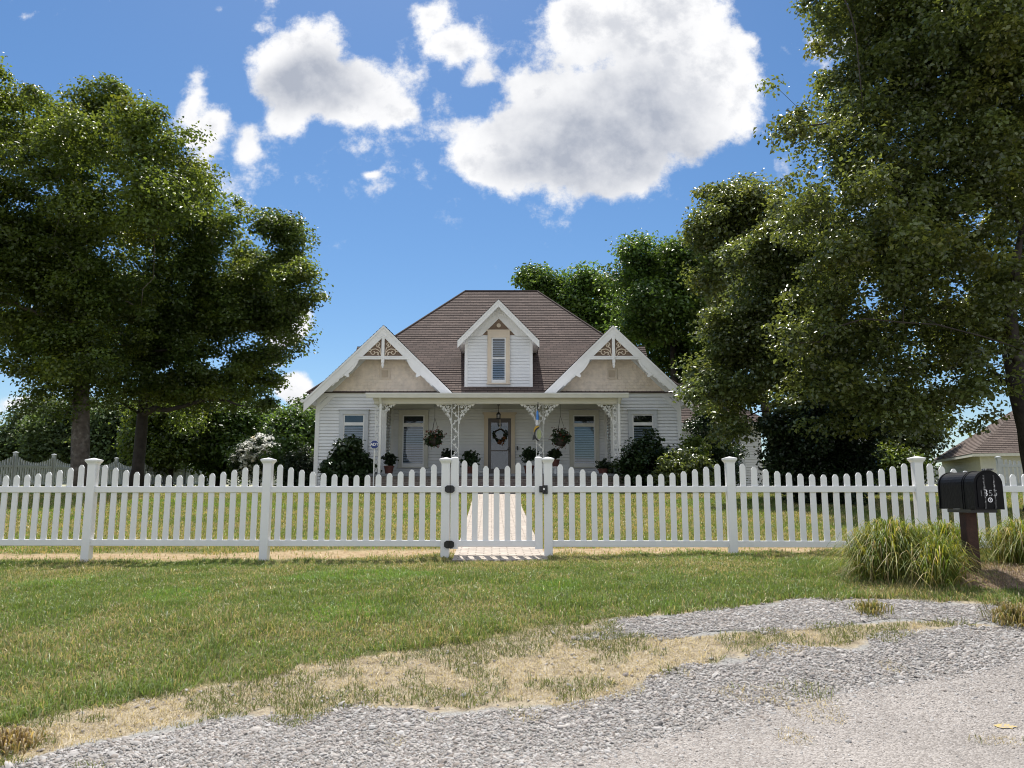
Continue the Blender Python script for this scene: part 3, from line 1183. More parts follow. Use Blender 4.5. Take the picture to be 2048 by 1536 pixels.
def lattice_post(par, r, w, Y, z0, z1):
    mb = MB()
    x = HX(r)
    for s in (-1, 1):
        mb.box(x + s * w / 2 - .011, x + s * w / 2 + .011, Y - .011, Y + .011, z0, z1)
    z = z0
    k = 0
    while z < z1 - .1:
        s = 1 if k % 2 else -1
        h = .26
        pts = [(x + s * w * .45 * math.cos(math.pi * t), z + h * t) for t in [i / 8 for i in range(9)]]
        flat_curve(mb, pts, .02, Y - .006, Y + .006)
        for (tt, sg) in ((.28, -1), (.62, 1)):
            cx, cz = x + s * w * .45 * math.cos(math.pi * tt) + sg * s * .04, z + h * tt + .02
            flat_curve(mb, spiral((cx, cz), .045, .012, math.pi * (.5 + .5 * sg * s), math.pi * (.5 + .5 * sg * s) + sg * s * 4.2, 9), .016, Y - .005, Y + .005)
            mb.prism([(cx - .03, cz - .03), (cx + .012, cz - .012), (cx + .035, cz + .04), (cx - .012, cz + .012)], Y - .009, Y + .007)
        z += h
        k += 1
    return mb.build('porch_post', M['white'], par)


def bracket(par, r, s, Y, ztop, w=.52, h=.66):
    """iron corner bracket from a post at r, opening towards s"""
    x = HX(r)
    mb = MB()
    mb.box(x + min(0, s * w), x + max(0, s * w), Y - .01, Y + .01, ztop - .02, ztop)
    arc = [(x + s * (.02 + (w - .02) * (1 - math.cos(t))), ztop - h + (h - .02) * math.sin(t)) for t in [math.pi / 2 * k / 12 for k in range(13)]]
    flat_curve(mb, arc, .022, Y - .008, Y + .008)
    cells = [(.10, .10, .08), (.24, .10, .075), (.37, .075, .055), (.10, .24, .075), (.21, .22, .06), (.09, .38, .065), (.05, .50, .04), (.46, .05, .035), (.30, .17, .05), (.15, .33, .05)]
    for i, (cx, cz, rr) in enumerate(cells):
        c = (x + s * cx, ztop - cz)
        flat_curve(mb, spiral(c, rr, rr * .25, i * 1.1, i * 1.1 + s * 6.2, 12), .018, Y - .006, Y + .006)
        mb.prism([(c[0] - .03, c[1] - .02), (c[0] + .01, c[1] - .03), (c[0] + .03, c[1] + .03), (c[0] - .01, c[1] + .02)], Y - .01, Y + .004)
    return mb.build('bracket', M['white'], par)


def build_house():
    H = thing('house', 'white clapboard farmhouse with brown hip roof, twin tan gables and a lace trimmed porch', 'house', (XC, 27, 1.6))
    GC, SL = 4.03, .98              # gable centre offset and slope
    AP = 7.39
    Yw, Yp, Yb = 27.0, 28.0, 26.45  # wing wall, porch wall, barge plane
    # --- clapboard walls
    for s in (-1, 1):
        mb = MB()
        a, b = sorted((HX(s * 6.42), HX(s * 3.96)))
        mb.courses((0, Yw, 1.45), (1, 0, 0), (0, 0, 1), (0, -1, 0), 3.6, side_fn(a), side_fn(b), EXPO, .026, gap=.016)
        if s < 0:
            mb.courses((HX(-6.42), 0, 1.45), (0, -1, 0), (0, 0, 1), (-1, 0, 0), 3.6, side_fn(-39), side_fn(-27), EXPO, .026, gap=.016)
            mb.courses((HX(-3.96), 0, 1.45), (0, 1, 0), (0, 0, 1), (1, 0, 0), 3.6, side_fn(27), side_fn(28), EXPO, .026, gap=.016)
        else:
            mb.courses((HX(6.42), 0, 1.45), (0, 1, 0), (0, 0, 1), (1, 0, 0), 3.6, side_fn(27), side_fn(39), EXPO, .026, gap=.016)
            mb.courses((HX(3.96), 0, 1.45), (0, -1, 0), (0, 0, 1), (-1, 0, 0), 3.6, side_fn(-28), side_fn(-27), EXPO, .026, gap=.016)
        wl = mb.build('wall', M['siding'], H)
        mb = MB()
        mb.box(HX(s * 6.42) - .027 * (s < 0), HX(s * 6.42) + .027 * (s > 0), Yw - .038, Yw + .12, 1.45, 4.9)
        mb.box(HX(s * 6.42), HX(s * 6.30), Yw - .037, Yw - .001, 1.45, 4.9)
        mb.box(HX(s * 4.08), HX(s * 3.94), Yw - .038, Yw - .001, 1.45, 4.95)
        mb.box(HX(s * 3.95), HX(s * 3.85), Yp - .036, Yp - .001, 2.15, 4.6)
        lo, hi = sorted((s * 1.7, s * 6.30))
        mb.box(HX(lo), HX(hi), Yw - .036, Yw - .001, 4.93, 5.10)
        mb.strip((HX(s * 6.30), 4.42), (HX(s * 5.75), 4.97), .16, Yw - .040, Yw - .002, side=s * -1 if s > 0 else 1)
        mb.build('corner_trim', M['white'], wl)
        mb = MB()
        a, b = sorted((HX(s * 6.44), HX(s * 3.94)))
        mb.box(a, b, Yw - .01, Yw + .3, 1.2, 1.75)
        mb.build('foundation', M['brick'], H)
    mb = MB()
    mb.courses((0, Yp, 2.15), (1, 0, 0), (0, 0, 1), (0, -1, 0), 2.5, side_fn(HX(-3.96)), side_fn(HX(3.96)), EXPO, .026, gap=.016)
    mb.build('porch_wall', M['siding'], H)
    # --- main hip roof
    ey, ez, ry, rz = 26.9, 5.05, 33.0, 10.43
    ex, rx = 6.75, 1.6
    Lf = math.hypot(ry - ey, rz - ez)
    Vf = ((0), (ry - ey) / Lf, (rz - ez) / Lf)
    mb = MB()
    mb.courses((HX(0), ey, ez), (1, 0, 0), Vf, (0, -Vf[2], Vf[1]), Lf, lambda v: -ex + (ex - rx) * v / Lf, lambda v: ex - (ex - rx) * v / Lf, .15, .019, .003)
    mb.courses((HX(0), 2 * ry - ey, ez), (-1, 0, 0), (0, -Vf[1], Vf[2]), (0, Vf[2], Vf[1]), Lf, lambda v: -ex + (ex - rx) * v / Lf, lambda v: ex - (ex - rx) * v / Lf, .15, .019, .003)
    Ls = math.hypot(ex - rx, rz - ez)
    vx, vz = (ex - rx) / Ls, (rz - ez) / Ls
    dy = ry - ey
    mb.courses((HX(-ex), ry, ez), (0, -1, 0), (vx, 0, vz), (-vz, 0, vx), Ls, lambda v: -dy * (1 - v / Ls), lambda v: dy * (1 - v / Ls), .15, .019, .003)
    mb.courses((HX(ex), ry, ez), (0, 1, 0), (-vx, 0, vz), (vz, 0, vx), Ls, lambda v: -dy * (1 - v / Ls), lambda v: dy * (1 - v / Ls), .15, .019, .003)
    roof = mb.build('roof', M['roof'], H)
    mb = MB()
    for s in (-1, 1):
        mb.tube([(HX(s * ex), ey, ez), (HX(s * rx), ry, rz)], .05, 6)
        mb.tube([(HX(s * ex), 2 * ry - ey, ez), (HX(s * rx), ry, rz)], .05, 6)
    mb.tube([(HX(-rx), ry, rz), (HX(rx), ry, rz)], .06, 6)
    mb.build('ridge_cap', M['roof'], roof)
    # --- the two front gables
    for s in (-1, 1):
        c = s * GC
        # roof slopes
        mb = MB()
        for d in (-1, 1):       # d: direction from ridge to eave
            outer = (d == s)
            run = 2.72 if outer else 2.45
            hyp = math.hypot(1, SL)
            Lg = run * hyp
            Vv = (-d / hyp, 0, SL / hyp)
            o = (HX(c + d * run), 0, AP - SL * run)
            if d < 0:
                mb.courses(o, (0, -1, 0), Vv, (-SL / hyp, 0, 1 / hyp), Lg, lambda v: -31.5, lambda v: -Yb + .03, .15, .019, .003)
            else:
                mb.courses(o, (0, 1, 0), Vv, (SL / hyp, 0, 1 / hyp), Lg, lambda v: Yb - .03, lambda v: 31.5, .15, .019, .003)
        gr = mb.build('gable_roof', M['roof'], H)
        # white soffit under the slopes
        mb = MB()
        for d in (-1, 1):
            run = 2.70 if d == s else 2.42
            a, b = (HX(c), AP - .025), (HX(c + d * run), AP - SL * run - .025)
            mb.rake(HX(c), AP - .025, SL, run, .05, Yb, 31.4, d)
        mb.build('soffit', M['white'], gr)
        # barge boards
        mb = MB()
        for d in (-1, 1):
            run = 2.70 if d == s else 2.45
            mb.rake(HX(c), AP - .02, SL, run, .40, Yb - .045, Yb - .002, d)
            mb.rake(HX(c), AP - .015, SL, run, .09, Yb - .065, Yb - .046, d)
        mb.build('barge_board', M['white'], H)
        # collar beam, king post, pendant
        mb = MB()
        hw = (AP - .42 - 6.16) / SL
        mb.box(HX(c - hw - .12), HX(c + hw + .12), Yb - .055, Yb - .001, 6.165, 6.275)
        mb.box(HX(c - hw - .05), HX(c + hw + .05), Yb - .068, Yb - .056, 6.245, 6.282)
        mb.box(HX(c - .05), HX(c + .05), Yb - .075, Yb - .003, 6.05, 7.02)
        mb.frusta([(.05, 0), (.03, -.06), (.045, -.11), (.015, -.20)], (HX(c), Yb - .04, 6.06))
        mb.lathe([(.055, 0), (.055, .02)], (HX(c), Yb - .04, 6.19), 10)
        # fretwork brackets under the beam, scalloped along the rake
        for d in (-1, 1):
            pts_top, pts_bot = [], []
            for k in range(25):
                t = k / 24
                xx = c + d * (hw + .02 + t * .92)
                zt = AP - .42 - SL * abs(xx - c) + .03
                wv = (.10 + .15 * math.sin(math.pi * t) ** .8) if t < .55 else (.035 + .05 * abs(math.sin((t - .55) * 18)))
                if t < .5:
                    wv = .03 + .15 * math.sin(math.pi * min(1, t * 1.25)) * (1 - t * .5)
                pts_top.append((HX(xx), zt))
                pts_bot.append((HX(xx) - d * wv * .62, zt - wv * .62))
            for k in range(24):
                q = [pts_bot[k], pts_bot[k + 1], pts_top[k + 1], pts_top[k]]
                if d < 0:
                    q = [pts_bot[k + 1], pts_bot[k], pts_top[k], pts_top[k + 1]]
                mb.prism(q, Yb - .035, Yb - .012)
        mb.build('gable_fretwork', M['white'], H)
        # brown panel with scrolls
        mb = MB()
        hp = (AP - .30 - 6.2) / SL
        mb.prism([(HX(c - hp), 6.2), (HX(c + hp), 6.2), (HX(c), 6.2 + hp * SL)], Yb + .02, Yb + .06)
        pn = mb.build('gable_panel', M['brown'], H)
        mb = MB()
        for d in (-1, 1):
            X = lambda x: HX(c + d * x)
            sc = lambda pts: [(X(px), pz) for px, pz in pts]
            y0, y1 = Yb - .012, Yb + .019
            flat_curve(mb, sc(spiral((.17, 6.70), .10, .035, -1.9, 4.4, 16)), .028, y0, y1)
            flat_curve(mb, sc([(.06, 6.30), (.10, 6.42), (.17, 6.50), (.26, 6.54), (.35, 6.53)]), .03, y0, y1)
            flat_curve(mb, sc([(.09, 6.44), (.10, 6.54), (.14, 6.61)]), .03, y0, y1)
            flat_curve(mb, sc(spiral((.34, 6.42), .115, .03, 1.6, -4.6, 18)), .028, y0, y1)
            flat_curve(mb, sc(spiral((.20, 6.37), .07, .02, .4, 5.2, 12)), .024, y0, y1)
            flat_curve(mb, sc([(.40, 6.50), (.47, 6.53), (.52, 6.50)]), .03, y0, y1)
            flat_curve(mb, sc([(.44, 6.50), (.46, 6.58)]), .026, y0, y1)
            flat_curve(mb, sc([(.44, 6.46), (.52, 6.44)]), .026, y0, y1)
            flat_curve(mb, sc([(.17, 6.62), (.19, 6.72)]), .03, y0, y1)
            flat_curve(mb, sc([(.14, 6.30), (.22, 6.44)]), .025, y0, y1)
        mb.build('scroll_ornament', M['tan'], pn)
        # fish-scale shingles
        mb = MB()
        row, z = 0, 5.10
        while z < 6.95:
            hwz = (AP - .15 - z) / SL
            wS = .135
            n = int(2 * hwz / wS) + 2
            x = -n / 2 * wS + (wS / 2 if row % 2 else 0)
            for k in range(n):
                xa, xb = x + k * wS + .003, x + (k + 1) * wS - .003
                if xa < -hwz or xb > hwz:
                    continue
                m_ = (xa + xb) / 2
                jz = random.uniform(-.006, .006)
                jy = random.uniform(0, .006)
                pts = [(xa, .13), (xa, .04), (xa + .02, .012), (m_, 0), (xb - .02, .012), (xb, .04), (xb, .13)]
                fr = [(HX(c + px), Yw - .030 - jy + (pz / .17) * .027, z + pz + jz) for px, pz in pts]
                bk = [(p[0], p[1] + .022, p[2]) for p in fr]
                mb.face(fr)
                for i in range(1, 5):
                    mb.face([fr[i + 1], fr[i], bk[i], bk[i + 1]])
            z += .108
            row += 1
        hb = (AP - 5.05) / SL
        mb.face([(HX(c - hb), Yw - .002, 5.05), (HX(c + hb), Yw - .002, 5.05), (HX(c), Yw - .002, AP)])
        gw = mb.build('gable_shingles', M['tan_shingle'], H)
        # rake frieze on the wall
        mb = MB()
        for d in (-1, 1):
            run = 2.40 if d == s else 2.3
            mb.rake(HX(c), AP - .07, SL, run, .40, Yw - .06, Yw - .038, d)
        mb.build('rake_frieze', M['white'], H)
        # louvred vent
        mb = MB()
        Yv = Yw - .024
        x0, x1, z0, z1 = HX(c - .17), HX(c + .17), 5.56, 5.93
        mb.box(x0, x1, Yv - .05, Yv - .02, z0, z0 + .05)
        mb.box(x0, x1, Yv - .05, Yv - .02, z1 - .05, z1)
        mb.box(x0, x0 + .05, Yv - .05, Yv - .02, z0 + .05, z1 - .05)
        mb.box(x1 - .05, x1, Yv - .05, Yv - .02, z0 + .05, z1 - .05)
        for k in range(7):
            zz = z0 + .06 + k * .036
            mb.hexa([(x0 + .05, Yv - .045, zz), (x1 - .05, Yv - .045, zz), (x1 - .05, Yv - .025, zz + .02), (x0 + .05, Yv - .025, zz + .02)],
                    [(x0 + .05, Yv - .045, zz + .008), (x1 - .05, Yv - .045, zz + .008), (x1 - .05, Yv - .025, zz + .028), (x0 + .05, Yv - .025, zz + .028)])
        mb.box(x0 + .05, x1 - .05, Yv - .026, Yv - .022, z0 + .05, z1 - .05)
        mb.build('gable_vent', M['tan'], H)
        # outer gutter with boxed eave end
        mb = MB()
        mb.tube([(HX(s * 6.78), 26.38, 4.70), (HX(s * 6.78), 33, 4.70)], .065, 10)
        mb.prism([(HX(s * 6.44), 4.58), (HX(s * 6.74), 4.66), (HX(s * 6.72), 4.74), (HX(s * 6.44), 4.95)][:: (1 if s > 0 else -1)], Yb - .03, Yw)
        mb.box(HX(s * 6.43), HX(s * 6.72), Yw, 33, 4.60, 4.66)
        mb.build('eave_gutter', M['white'], H)
        # side gable, seen as a sliver behind the front gable
        mb = MB()
        zr, yr, run = 7.95, 33.0, 2.7
        hyp = math.hypot(1, SL)
        xo, xi = s * 6.28, s * 3.0
        for d in (-1, 1):
            a, b = sorted((HX(xo), HX(xi)))
            mb.courses((0, yr + d * run, zr - SL * run), (1, 0, 0) if d < 0 else (-1, 0, 0), (0, -d / hyp, SL / hyp), (0, d * SL / hyp, 1 / hyp), run * hyp,
                       (lambda v, a=a: a) if d < 0 else (lambda v, b=b: -b), (lambda v, b=b: b) if d < 0 else (lambda v, a=a: -a), .15, .019, .003)
        mb.build('side_gable_roof', M['roof'], H)
        # wing window
        lo, hi = sorted((s * 5.45, s * 4.71))
        window(H, lo, hi, 2.42, 4.295, Yw - .020, 3.90, 4.01, M['grey_trim'])
        # porch window
        lo, hi = sorted((s * 3.51, s * 2.71))
        window(H, lo, hi, 2.62, 4.38, Yp - .020, 3.95, 4.08, M['cream_trim'])
    # --- dormer
    Yd, Ye = 27.2, 26.72
    da, ds = 8.40, 1.03
    mb = MB()
    mb.courses((0, Yd, 5.20), (1, 0, 0), (0, 0, 1), (0, -1, 0), 1.95, side_fn(HX(-1.13)), side_fn(HX(1.13)), EXPO, .013, gap=.010)
    hwb = 1.2
    mb.face([(HX(-hwb), Yd, 5.2), (HX(-hwb), Yd, 7.2), (HX(-hwb), 29.4, 7.2), (HX(-hwb), 29.4, 5.2)])
    mb.face([(HX(hwb), Yd, 7.2), (HX(hwb), Yd, 5.2), (HX(hwb), 29.4, 5.2), (HX(hwb), 29.4, 7.2)])
    mb.prism([(HX(-hwb), 7.15), (HX(hwb), 7.15), (HX(0), 7.15 + hwb * ds)], Yd + .005, Yd + .06)
    dw = mb.build('dormer_wall', M['siding'], H)
    mb = MB()
    for s in (-1, 1):
        mb.box(HX(s * 1.22), HX(s * 1.11), Yd - .03, Yd + .1, 5.14, 7.1)
    mb.box(HX(-1.22), HX(1.22), Yd - .034, Yd - .001, 5.12, 5.24)
    mb.build('corner_board', M['white'], dw)
    mb = MB()
    hyp = math.hypot(1, ds)
    run = 1.46
    for d in (-1, 1):
        o = (HX(d * run), 0, da - ds * run)
        if d < 0:
            mb.courses(o, (0, -1, 0), (1 / hyp, 0, ds / hyp), (-ds / hyp, 0, 1 / hyp), run * hyp, lambda v: -(29.0 + v / hyp * ds * .9 + .4), lambda v: -Ye + .02, .15, .019, .003)
        else:
            mb.courses(o, (0, 1, 0), (-1 / hyp, 0, ds / hyp), (ds / hyp, 0, 1 / hyp), run * hyp, lambda v: Ye - .02, lambda v: 29.0 + v / hyp * ds * .9 + .4, .15, .019, .003)
    drf = mb.build('dormer_roof', M['roof'], H)
    mb = MB()
    for d in (-1, 1):
        mb.rake(HX(0), da - .025, ds, 1.43, .08, Ye + .001, 29.3, d)      # soffit slab
        mb.rake(HX(0), da - .02, ds, 1.45, .25, Ye - .04, Ye, d)           # fascia
        mb.rake(HX(0), da - .018, ds, 1.45, .08, Ye - .055, Ye - .041, d)
        fz = [(HX(0), 7.80), (HX(d * .62), 7.16), (HX(d * 1.17), 7.16), (HX(0), 8.32)]   # broad frieze
        mb.prism(fz if d > 0 else fz[::-1], Yd - .06, Yd - .024)
        lo, hi = sorted((d * 1.2, d * 1.42))
        mb.box(HX(lo), HX(hi), Ye, 28.9, 6.86, 6.885)
    mb.build('pediment_trim', M['white'], drf)
    mb = MB()
    mb.prism([(HX(-.64), 7.2), (HX(.64), 7.2), (HX(0), 7.2 + .64 * ds)], Yd - .02, Yd - .006)
    pb = mb.build('pediment_panel', M['brown'], H)
    mb = MB()
    mb.tube([(HX(0), Yd - .05, 7.55), (HX(0), Yd - .02, 7.55)], .075, 16)
    mb.tube([(HX(0), Yd - .062, 7.55), (HX(0), Yd - .051, 7.55)], .04, 12)
    mb.build('rosette', M['tan'], pb)
    window(H, -.26, .26, 5.56, 7.10, Yd - .016, 6.32, 6.37, M['tan'], blinds_top=True, double=True, head=.24)
    # --- porch roof, gutter, beam, ceiling
    mb = MB()
    a, b = HX(-4.25), HX(4.25)
    mb.hexa([(a, 24.86, 4.725), (b, 24.86, 4.725), (b, 27.35, 5.07), (a, 27.35, 5.07)], [(a, 24.86, 4.75), (b, 24.86, 4.75), (b, 27.35, 5.095), (a, 27.35, 5.095)])
    for k in range(18):
        x = HX(-4.1 + k * .482)
        mb.hexa([(x, 24.87, 4.752), (x + .018, 24.87, 4.752), (x + .018, 27.2, 5.075), (x, 27.2, 5.075)], [(x + .004, 24.87, 4.772), (x + .014, 24.87, 4.772), (x + .014, 27.2, 5.095), (x + .004, 27.2, 5.095)])
    pr = mb.build('porch_roof', M['metal_roof'], H)
    mb = MB()
    mb.hexa([(a - .02, 24.78, 4.60), (b + .02, 24.78, 4.60), (b + .02, 24.86, 4.60), (a - .02, 24.86, 4.60)], [(a - .02, 24.72, 4.745), (b + .02, 24.72, 4.745), (b + .02, 24.86, 4.745), (a - .02, 24.86, 4.745)])
    mb.box(a - .02, b + .02, 24.715, 24.735, 4.72, 4.752)
    mb.build('gutter', M['white'], pr)
    mb = MB()
    mb.box(HX(-4.06), HX(4.06), 25.1, 25.3, 4.443, 4.63)
    mb.box(HX(-4.09), HX(4.09), 25.06, 25.1, 4.56, 4.63)
    for s in (-1, 1):
        a, b = sorted((HX(s * 4.06), HX(s * 3.9)))
        mb.box(a, b, 25.302, 26.99, 4.443, 4.63)
    mb.build('porch_beam', M['cream'], H)
    mb = MB()
    mb.box(HX(-3.94), HX(3.94), 25.3, 28, 4.60, 4.64)
    mb.build('porch_ceiling', M['cream'], H)
    # --- iron posts and brackets
    fl = 2.15
    for r, w in ((-3.95, .12), (-1.39, .225), (1.39, .225), (3.87, .12)):
        lattice_post(H, r, w, 25.2, fl, 4.443)
    for r, s in ((-3.88, 1), (-1.51, -1), (-1.27, 1), (1.27, -1), (1.51, 1), (3.80, -1)):
        bracket(H, r, s, 25.2, 4.443)
    mb = MB()
    for r in (-3.82, 3.98):
        x = HX(r)
        mb.bevbox(x - .04, x + .04, 25.0, 25.07, 1.62, 4.42, .012)
        mb.hexa([(x - .04, 25.0, 4.42), (x + .04, 25.0, 4.42), (x + .04, 25.07, 4.42), (x - .04, 25.07, 4.42)], [(x - .04, 24.80, 4.60), (x + .04, 24.80, 4.60), (x + .04, 24.87, 4.60), (x - .04, 24.87, 4.60)])
        mb.build('downspout', M['white'], H)
        mb = MB()
    # --- porch base and steps
    mb = MB()
    mb.box(HX(-4.1), HX(4.1), 24.98, 26.98, 1.2, 2.06)
    mb.build('porch_base', M['brick'], H)
    mb = MB()
    mb.box(HX(-4.14), HX(4.14), 24.92, 26.96, 2.06, 2.15)
    mb.box(HX(-3.94), HX(3.94), 26.962, 28.0, 2.0, 2.148)
    mb.build('porch_floor', M['slab'], H)
    mb = MB()
    for k in range(3):
        mb.box(HX(-1.2), HX(1.2), 23.62 + k * .42, 24.90, 1.2 + k * .002, 1.62 + k * .17)
    mb.build('steps', M['brick'], H)
    # --- front door
    dx = .03
    Yp = 27.97
    mb = MB()
    mb.box(HX(dx - .56), HX(dx - .42), Yp - .07, Yp, 2.15, 4.26)
    mb.box(HX(dx + .42), HX(dx + .56), Yp - .07, Yp, 2.15, 4.26)
    mb.box(HX(dx - .57), HX(dx + .57), Yp - .075, Yp, 4.26, 4.42)
    mb.box(HX(dx - .62), HX(dx + .62), Yp - .11, Yp, 4.42, 4.47)
    mb.box(HX(dx - .59), HX(dx + .59), Yp - .09, Yp, 4.385, 4.419)
    D = mb.build('door_casing', M['tan'], H)
    mb = MB()
    x0, x1 = HX(dx - .42), HX(dx + .42)
    for q in ((x0, x0 + .11, 2.17, 4.25), (x1 - .11, x1, 2.17, 4.25), (x0 + .11, x1 - .11, 4.10, 4.25), (x0 + .11, x1 - .11, 2.17, 2.42), (x0 + .11, x1 - .11, 3.06, 3.10)):
        mb.box(q[0], q[1], Yp - .05, Yp - .015, q[2], q[3])
    D = mb.build('door', M['doorframe'], H)
    mb = MB()
    mb.box(x0 + .11, x1 - .11, Yp - .036, Yp - .030, 2.42, 3.06)
    mb.box(x0 + .11, x1 - .11, Yp - .036, Yp - .030, 3.10, 4.10)
    mb.build('glass', M['glass'], D)
    mb = MB()
    mb.box(x0 + .11, x1 - .11, Yp - .020, Yp - .014, 2.42, 4.10)
    mb.build('inner_door', mat('inner_door_paint', (.16, .15, .165), .5, var=.1), D)
    mb = MB()
    mb.bevbox(x1 - .085, x1 - .045, Yp - .085, Yp - .05, 3.02, 3.22, .008)
    mb.tube([(x1 - .065, Yp - .09, 3.14), (x1 - .16, Yp - .095, 3.13)], .012, 8)
    mb.build('handle', M['black'], D)
    mb = MB()
    mb.bevbox(HX(.65), HX(.70), Yp - .09, Yp - .071 + .05, 3.10, 3.24, .008)
    mb.build('doorbell', M['black'], H)
    Yp = 28.0
    # --- rear addition on the right
    Ya = 34.0
    mb = MB()
    mb.courses((0, Ya, 1.7), (1, 0, 0), (0, 0, 1), (0, -1, 0), 3.0, side_fn(6.0), side_fn(11.0), EXPO, .026, gap=.016)
    mb.courses((11.0, 0, 1.7), (0, 1, 0), (0, 0, 1), (1, 0, 0), 3.0, side_fn(34), side_fn(40), EXPO, .026, gap=.016)
    mb.build('addition_wall', M['siding'], H)
    mb = MB()
    La = math.hypot(3.2, 2.3)
    mb.courses((8.6, Ya - .45, 4.60), (1, 0, 0), (0, 3.2 / La, 2.3 / La), (0, -2.3 / La, 3.2 / La), La, lambda v: -3.5, lambda v: 2.9 - 2.6 * v / La, .15, .019, .003)
    mb.courses((11.5, Ya + 2.75, 4.60), (0, 1, 0), (-2.6 / 3.47, 0, 2.3 / 3.47), (2.3 / 3.47, 0, 2.6 / 3.47), 3.47, lambda v: -3.2 + 3.2 * v / 3.47, lambda v: 3.2 - 3.2 * v / 3.47, .15, .019, .003)
    mb.build('addition_roof', M['roof'], H)
    mb = MB()
    mb.box(5.4, 11.5, Ya - .5, Ya - .44, 4.50, 4.64)
    mb.box(5.4, 11.45, Ya - .44, Ya, 4.50, 4.54)
    mb.box(10.89, 11.02, Ya - .03, Ya + .1, 1.7, 4.5)
    mb.box(9.25, 9.37, Ya - .03, Ya - .001, 1.7, 4.5)
    mb.build('addition_trim', M['white'], H)
    window(H, 9.53 - XC - .0 + .0, 10.1 - XC, 2.1, 4.1, Ya - .020, 3.2, 3.26, M['grey_trim'], blinds_top=True, double=True)
    return H


build_house()


# ------------------------------------------------------------------ fences
VA = math.atan(FENCE_K)


def fence_x(u, v=950):
    """x on the fence line seen at u"""
    d = ray(u, v)
    # d0 t = x, d1 t = 10.54 + k x
    t = 10.54 / (d[1] - FENCE_K * d[0])
    return d[0] * t


PM = {}


def picket_mesh(h, z0=.70, w=.076, th=.022):
    key = (round(h, 3), round(z0, 3))
    if key not in PM:
        mb = MB()
        a = w / 2
        poly = [(-a, z0), (a, z0), (a, h - .040), (a - .014, h - .014), (a - .026, h - .002), (0, h), (-a + .026, h - .002), (-a + .014, h - .014), (-a, h - .040)]
        mb.prism(poly, -th / 2, th / 2)
        me = bpy.data.meshes.new('picket')
        me.from_pydata(mb.v, [], mb.f)
        me.materials.append(M['vinyl'])
        PM[key] = me
    return PM[key]


def put(o, par, x, dz=0.0):
    """place an object whose mesh is local to the fence line"""
    COL.objects.link(o)
    o.parent = par
    o.matrix_parent_inverse = Matrix.Translation(-ORIG[par.name])
    o.location = (x, float(fence_y(x)), dz)
    o.rotation_euler = (0, 0, VA)
    return o


def local_obj(mb, name, m):
    me = bpy.data.meshes.new(name)
    me.from_pydata(mb.v, [], mb.f)
    me.materials.append(m)
    return bpy.data.objects.new(name, me)


def post_at(par, x, top=1.83, cap=True, w=.057):
    base = gz(x, fence_y(x)) - .05
    mb = MB()
    mb.bevbox(-w, w, -w, w, base, top, .006)
    p = put(local_obj(mb, 'post', M['vinyl']), par, x)
    if cap:
        mb = MB()
        mb.frusta([(w + .004, top - .012), (w + .006, top), (w + .026, top + .030), (w + .028, top + .046)], (0, 0, 0))
        mb.frusta([(w + .029, top + .0462), (w + .026, top + .054), (.004, top + .078)], (0, 0, 0))
        c = local_obj(mb, 'cap', M['vinyl'])
        COL.objects.link(c)
        c.parent = p
    return p


RT0, RT1, RB0, RB1 = 1.406, 1.490, .683, .768


def rails(par, xa, xb, ca=None):
    for z0, z1 in ((RT0, RT1), (RB0, RB1)):
        mb = MB()
        xm = (xa + xb) / 2
        half = abs(xb - xa) / 2 / math.cos(VA)
        # rectangular rail with softened long edges
        b = .005
        prof = [(-.026, z0 + b), (-.026 + b, z0), (.026 - b, z0), (.026, z0 + b), (.026, z1 - b), (.026 - b, z1), (-.026 + b, z1), (-.026, z1 - b)]
        k = len(prof)
        n = len(mb.v)
        mb.v += [(-half, y, z) for y, z in prof] + [(half, y, z) for y, z in prof]
        mb.f.append(tuple(range(k)))
        mb.f.append(tuple(n + k + i for i in reversed(range(k))))
        for i in range(k):
            j = (i + 1) % k
            mb.f.append((i, k + i, k + j, j))
        me_o = local_obj(mb, 'rail', M['vinyl'])
        put(me_o, par, xm)


def panel(par, xa, xb, n=15, hi=1.832, dip=.19, w=.057):
    rails(par, xa + w, xb - w)
    pitch = (xb - xa) / (n + 1.2)
    for k in range(n):
        x = (xa + xb) / 2 + (k - (n - 1) / 2) * pitch
        t = (k - (n - 1) / 2) / ((n + 1) / 2)
        h = hi - dip * (1 - t * t) ** 1.0
        put(bpy.data.objects.new('picket', picket_mesh(h, .74)), par, x)


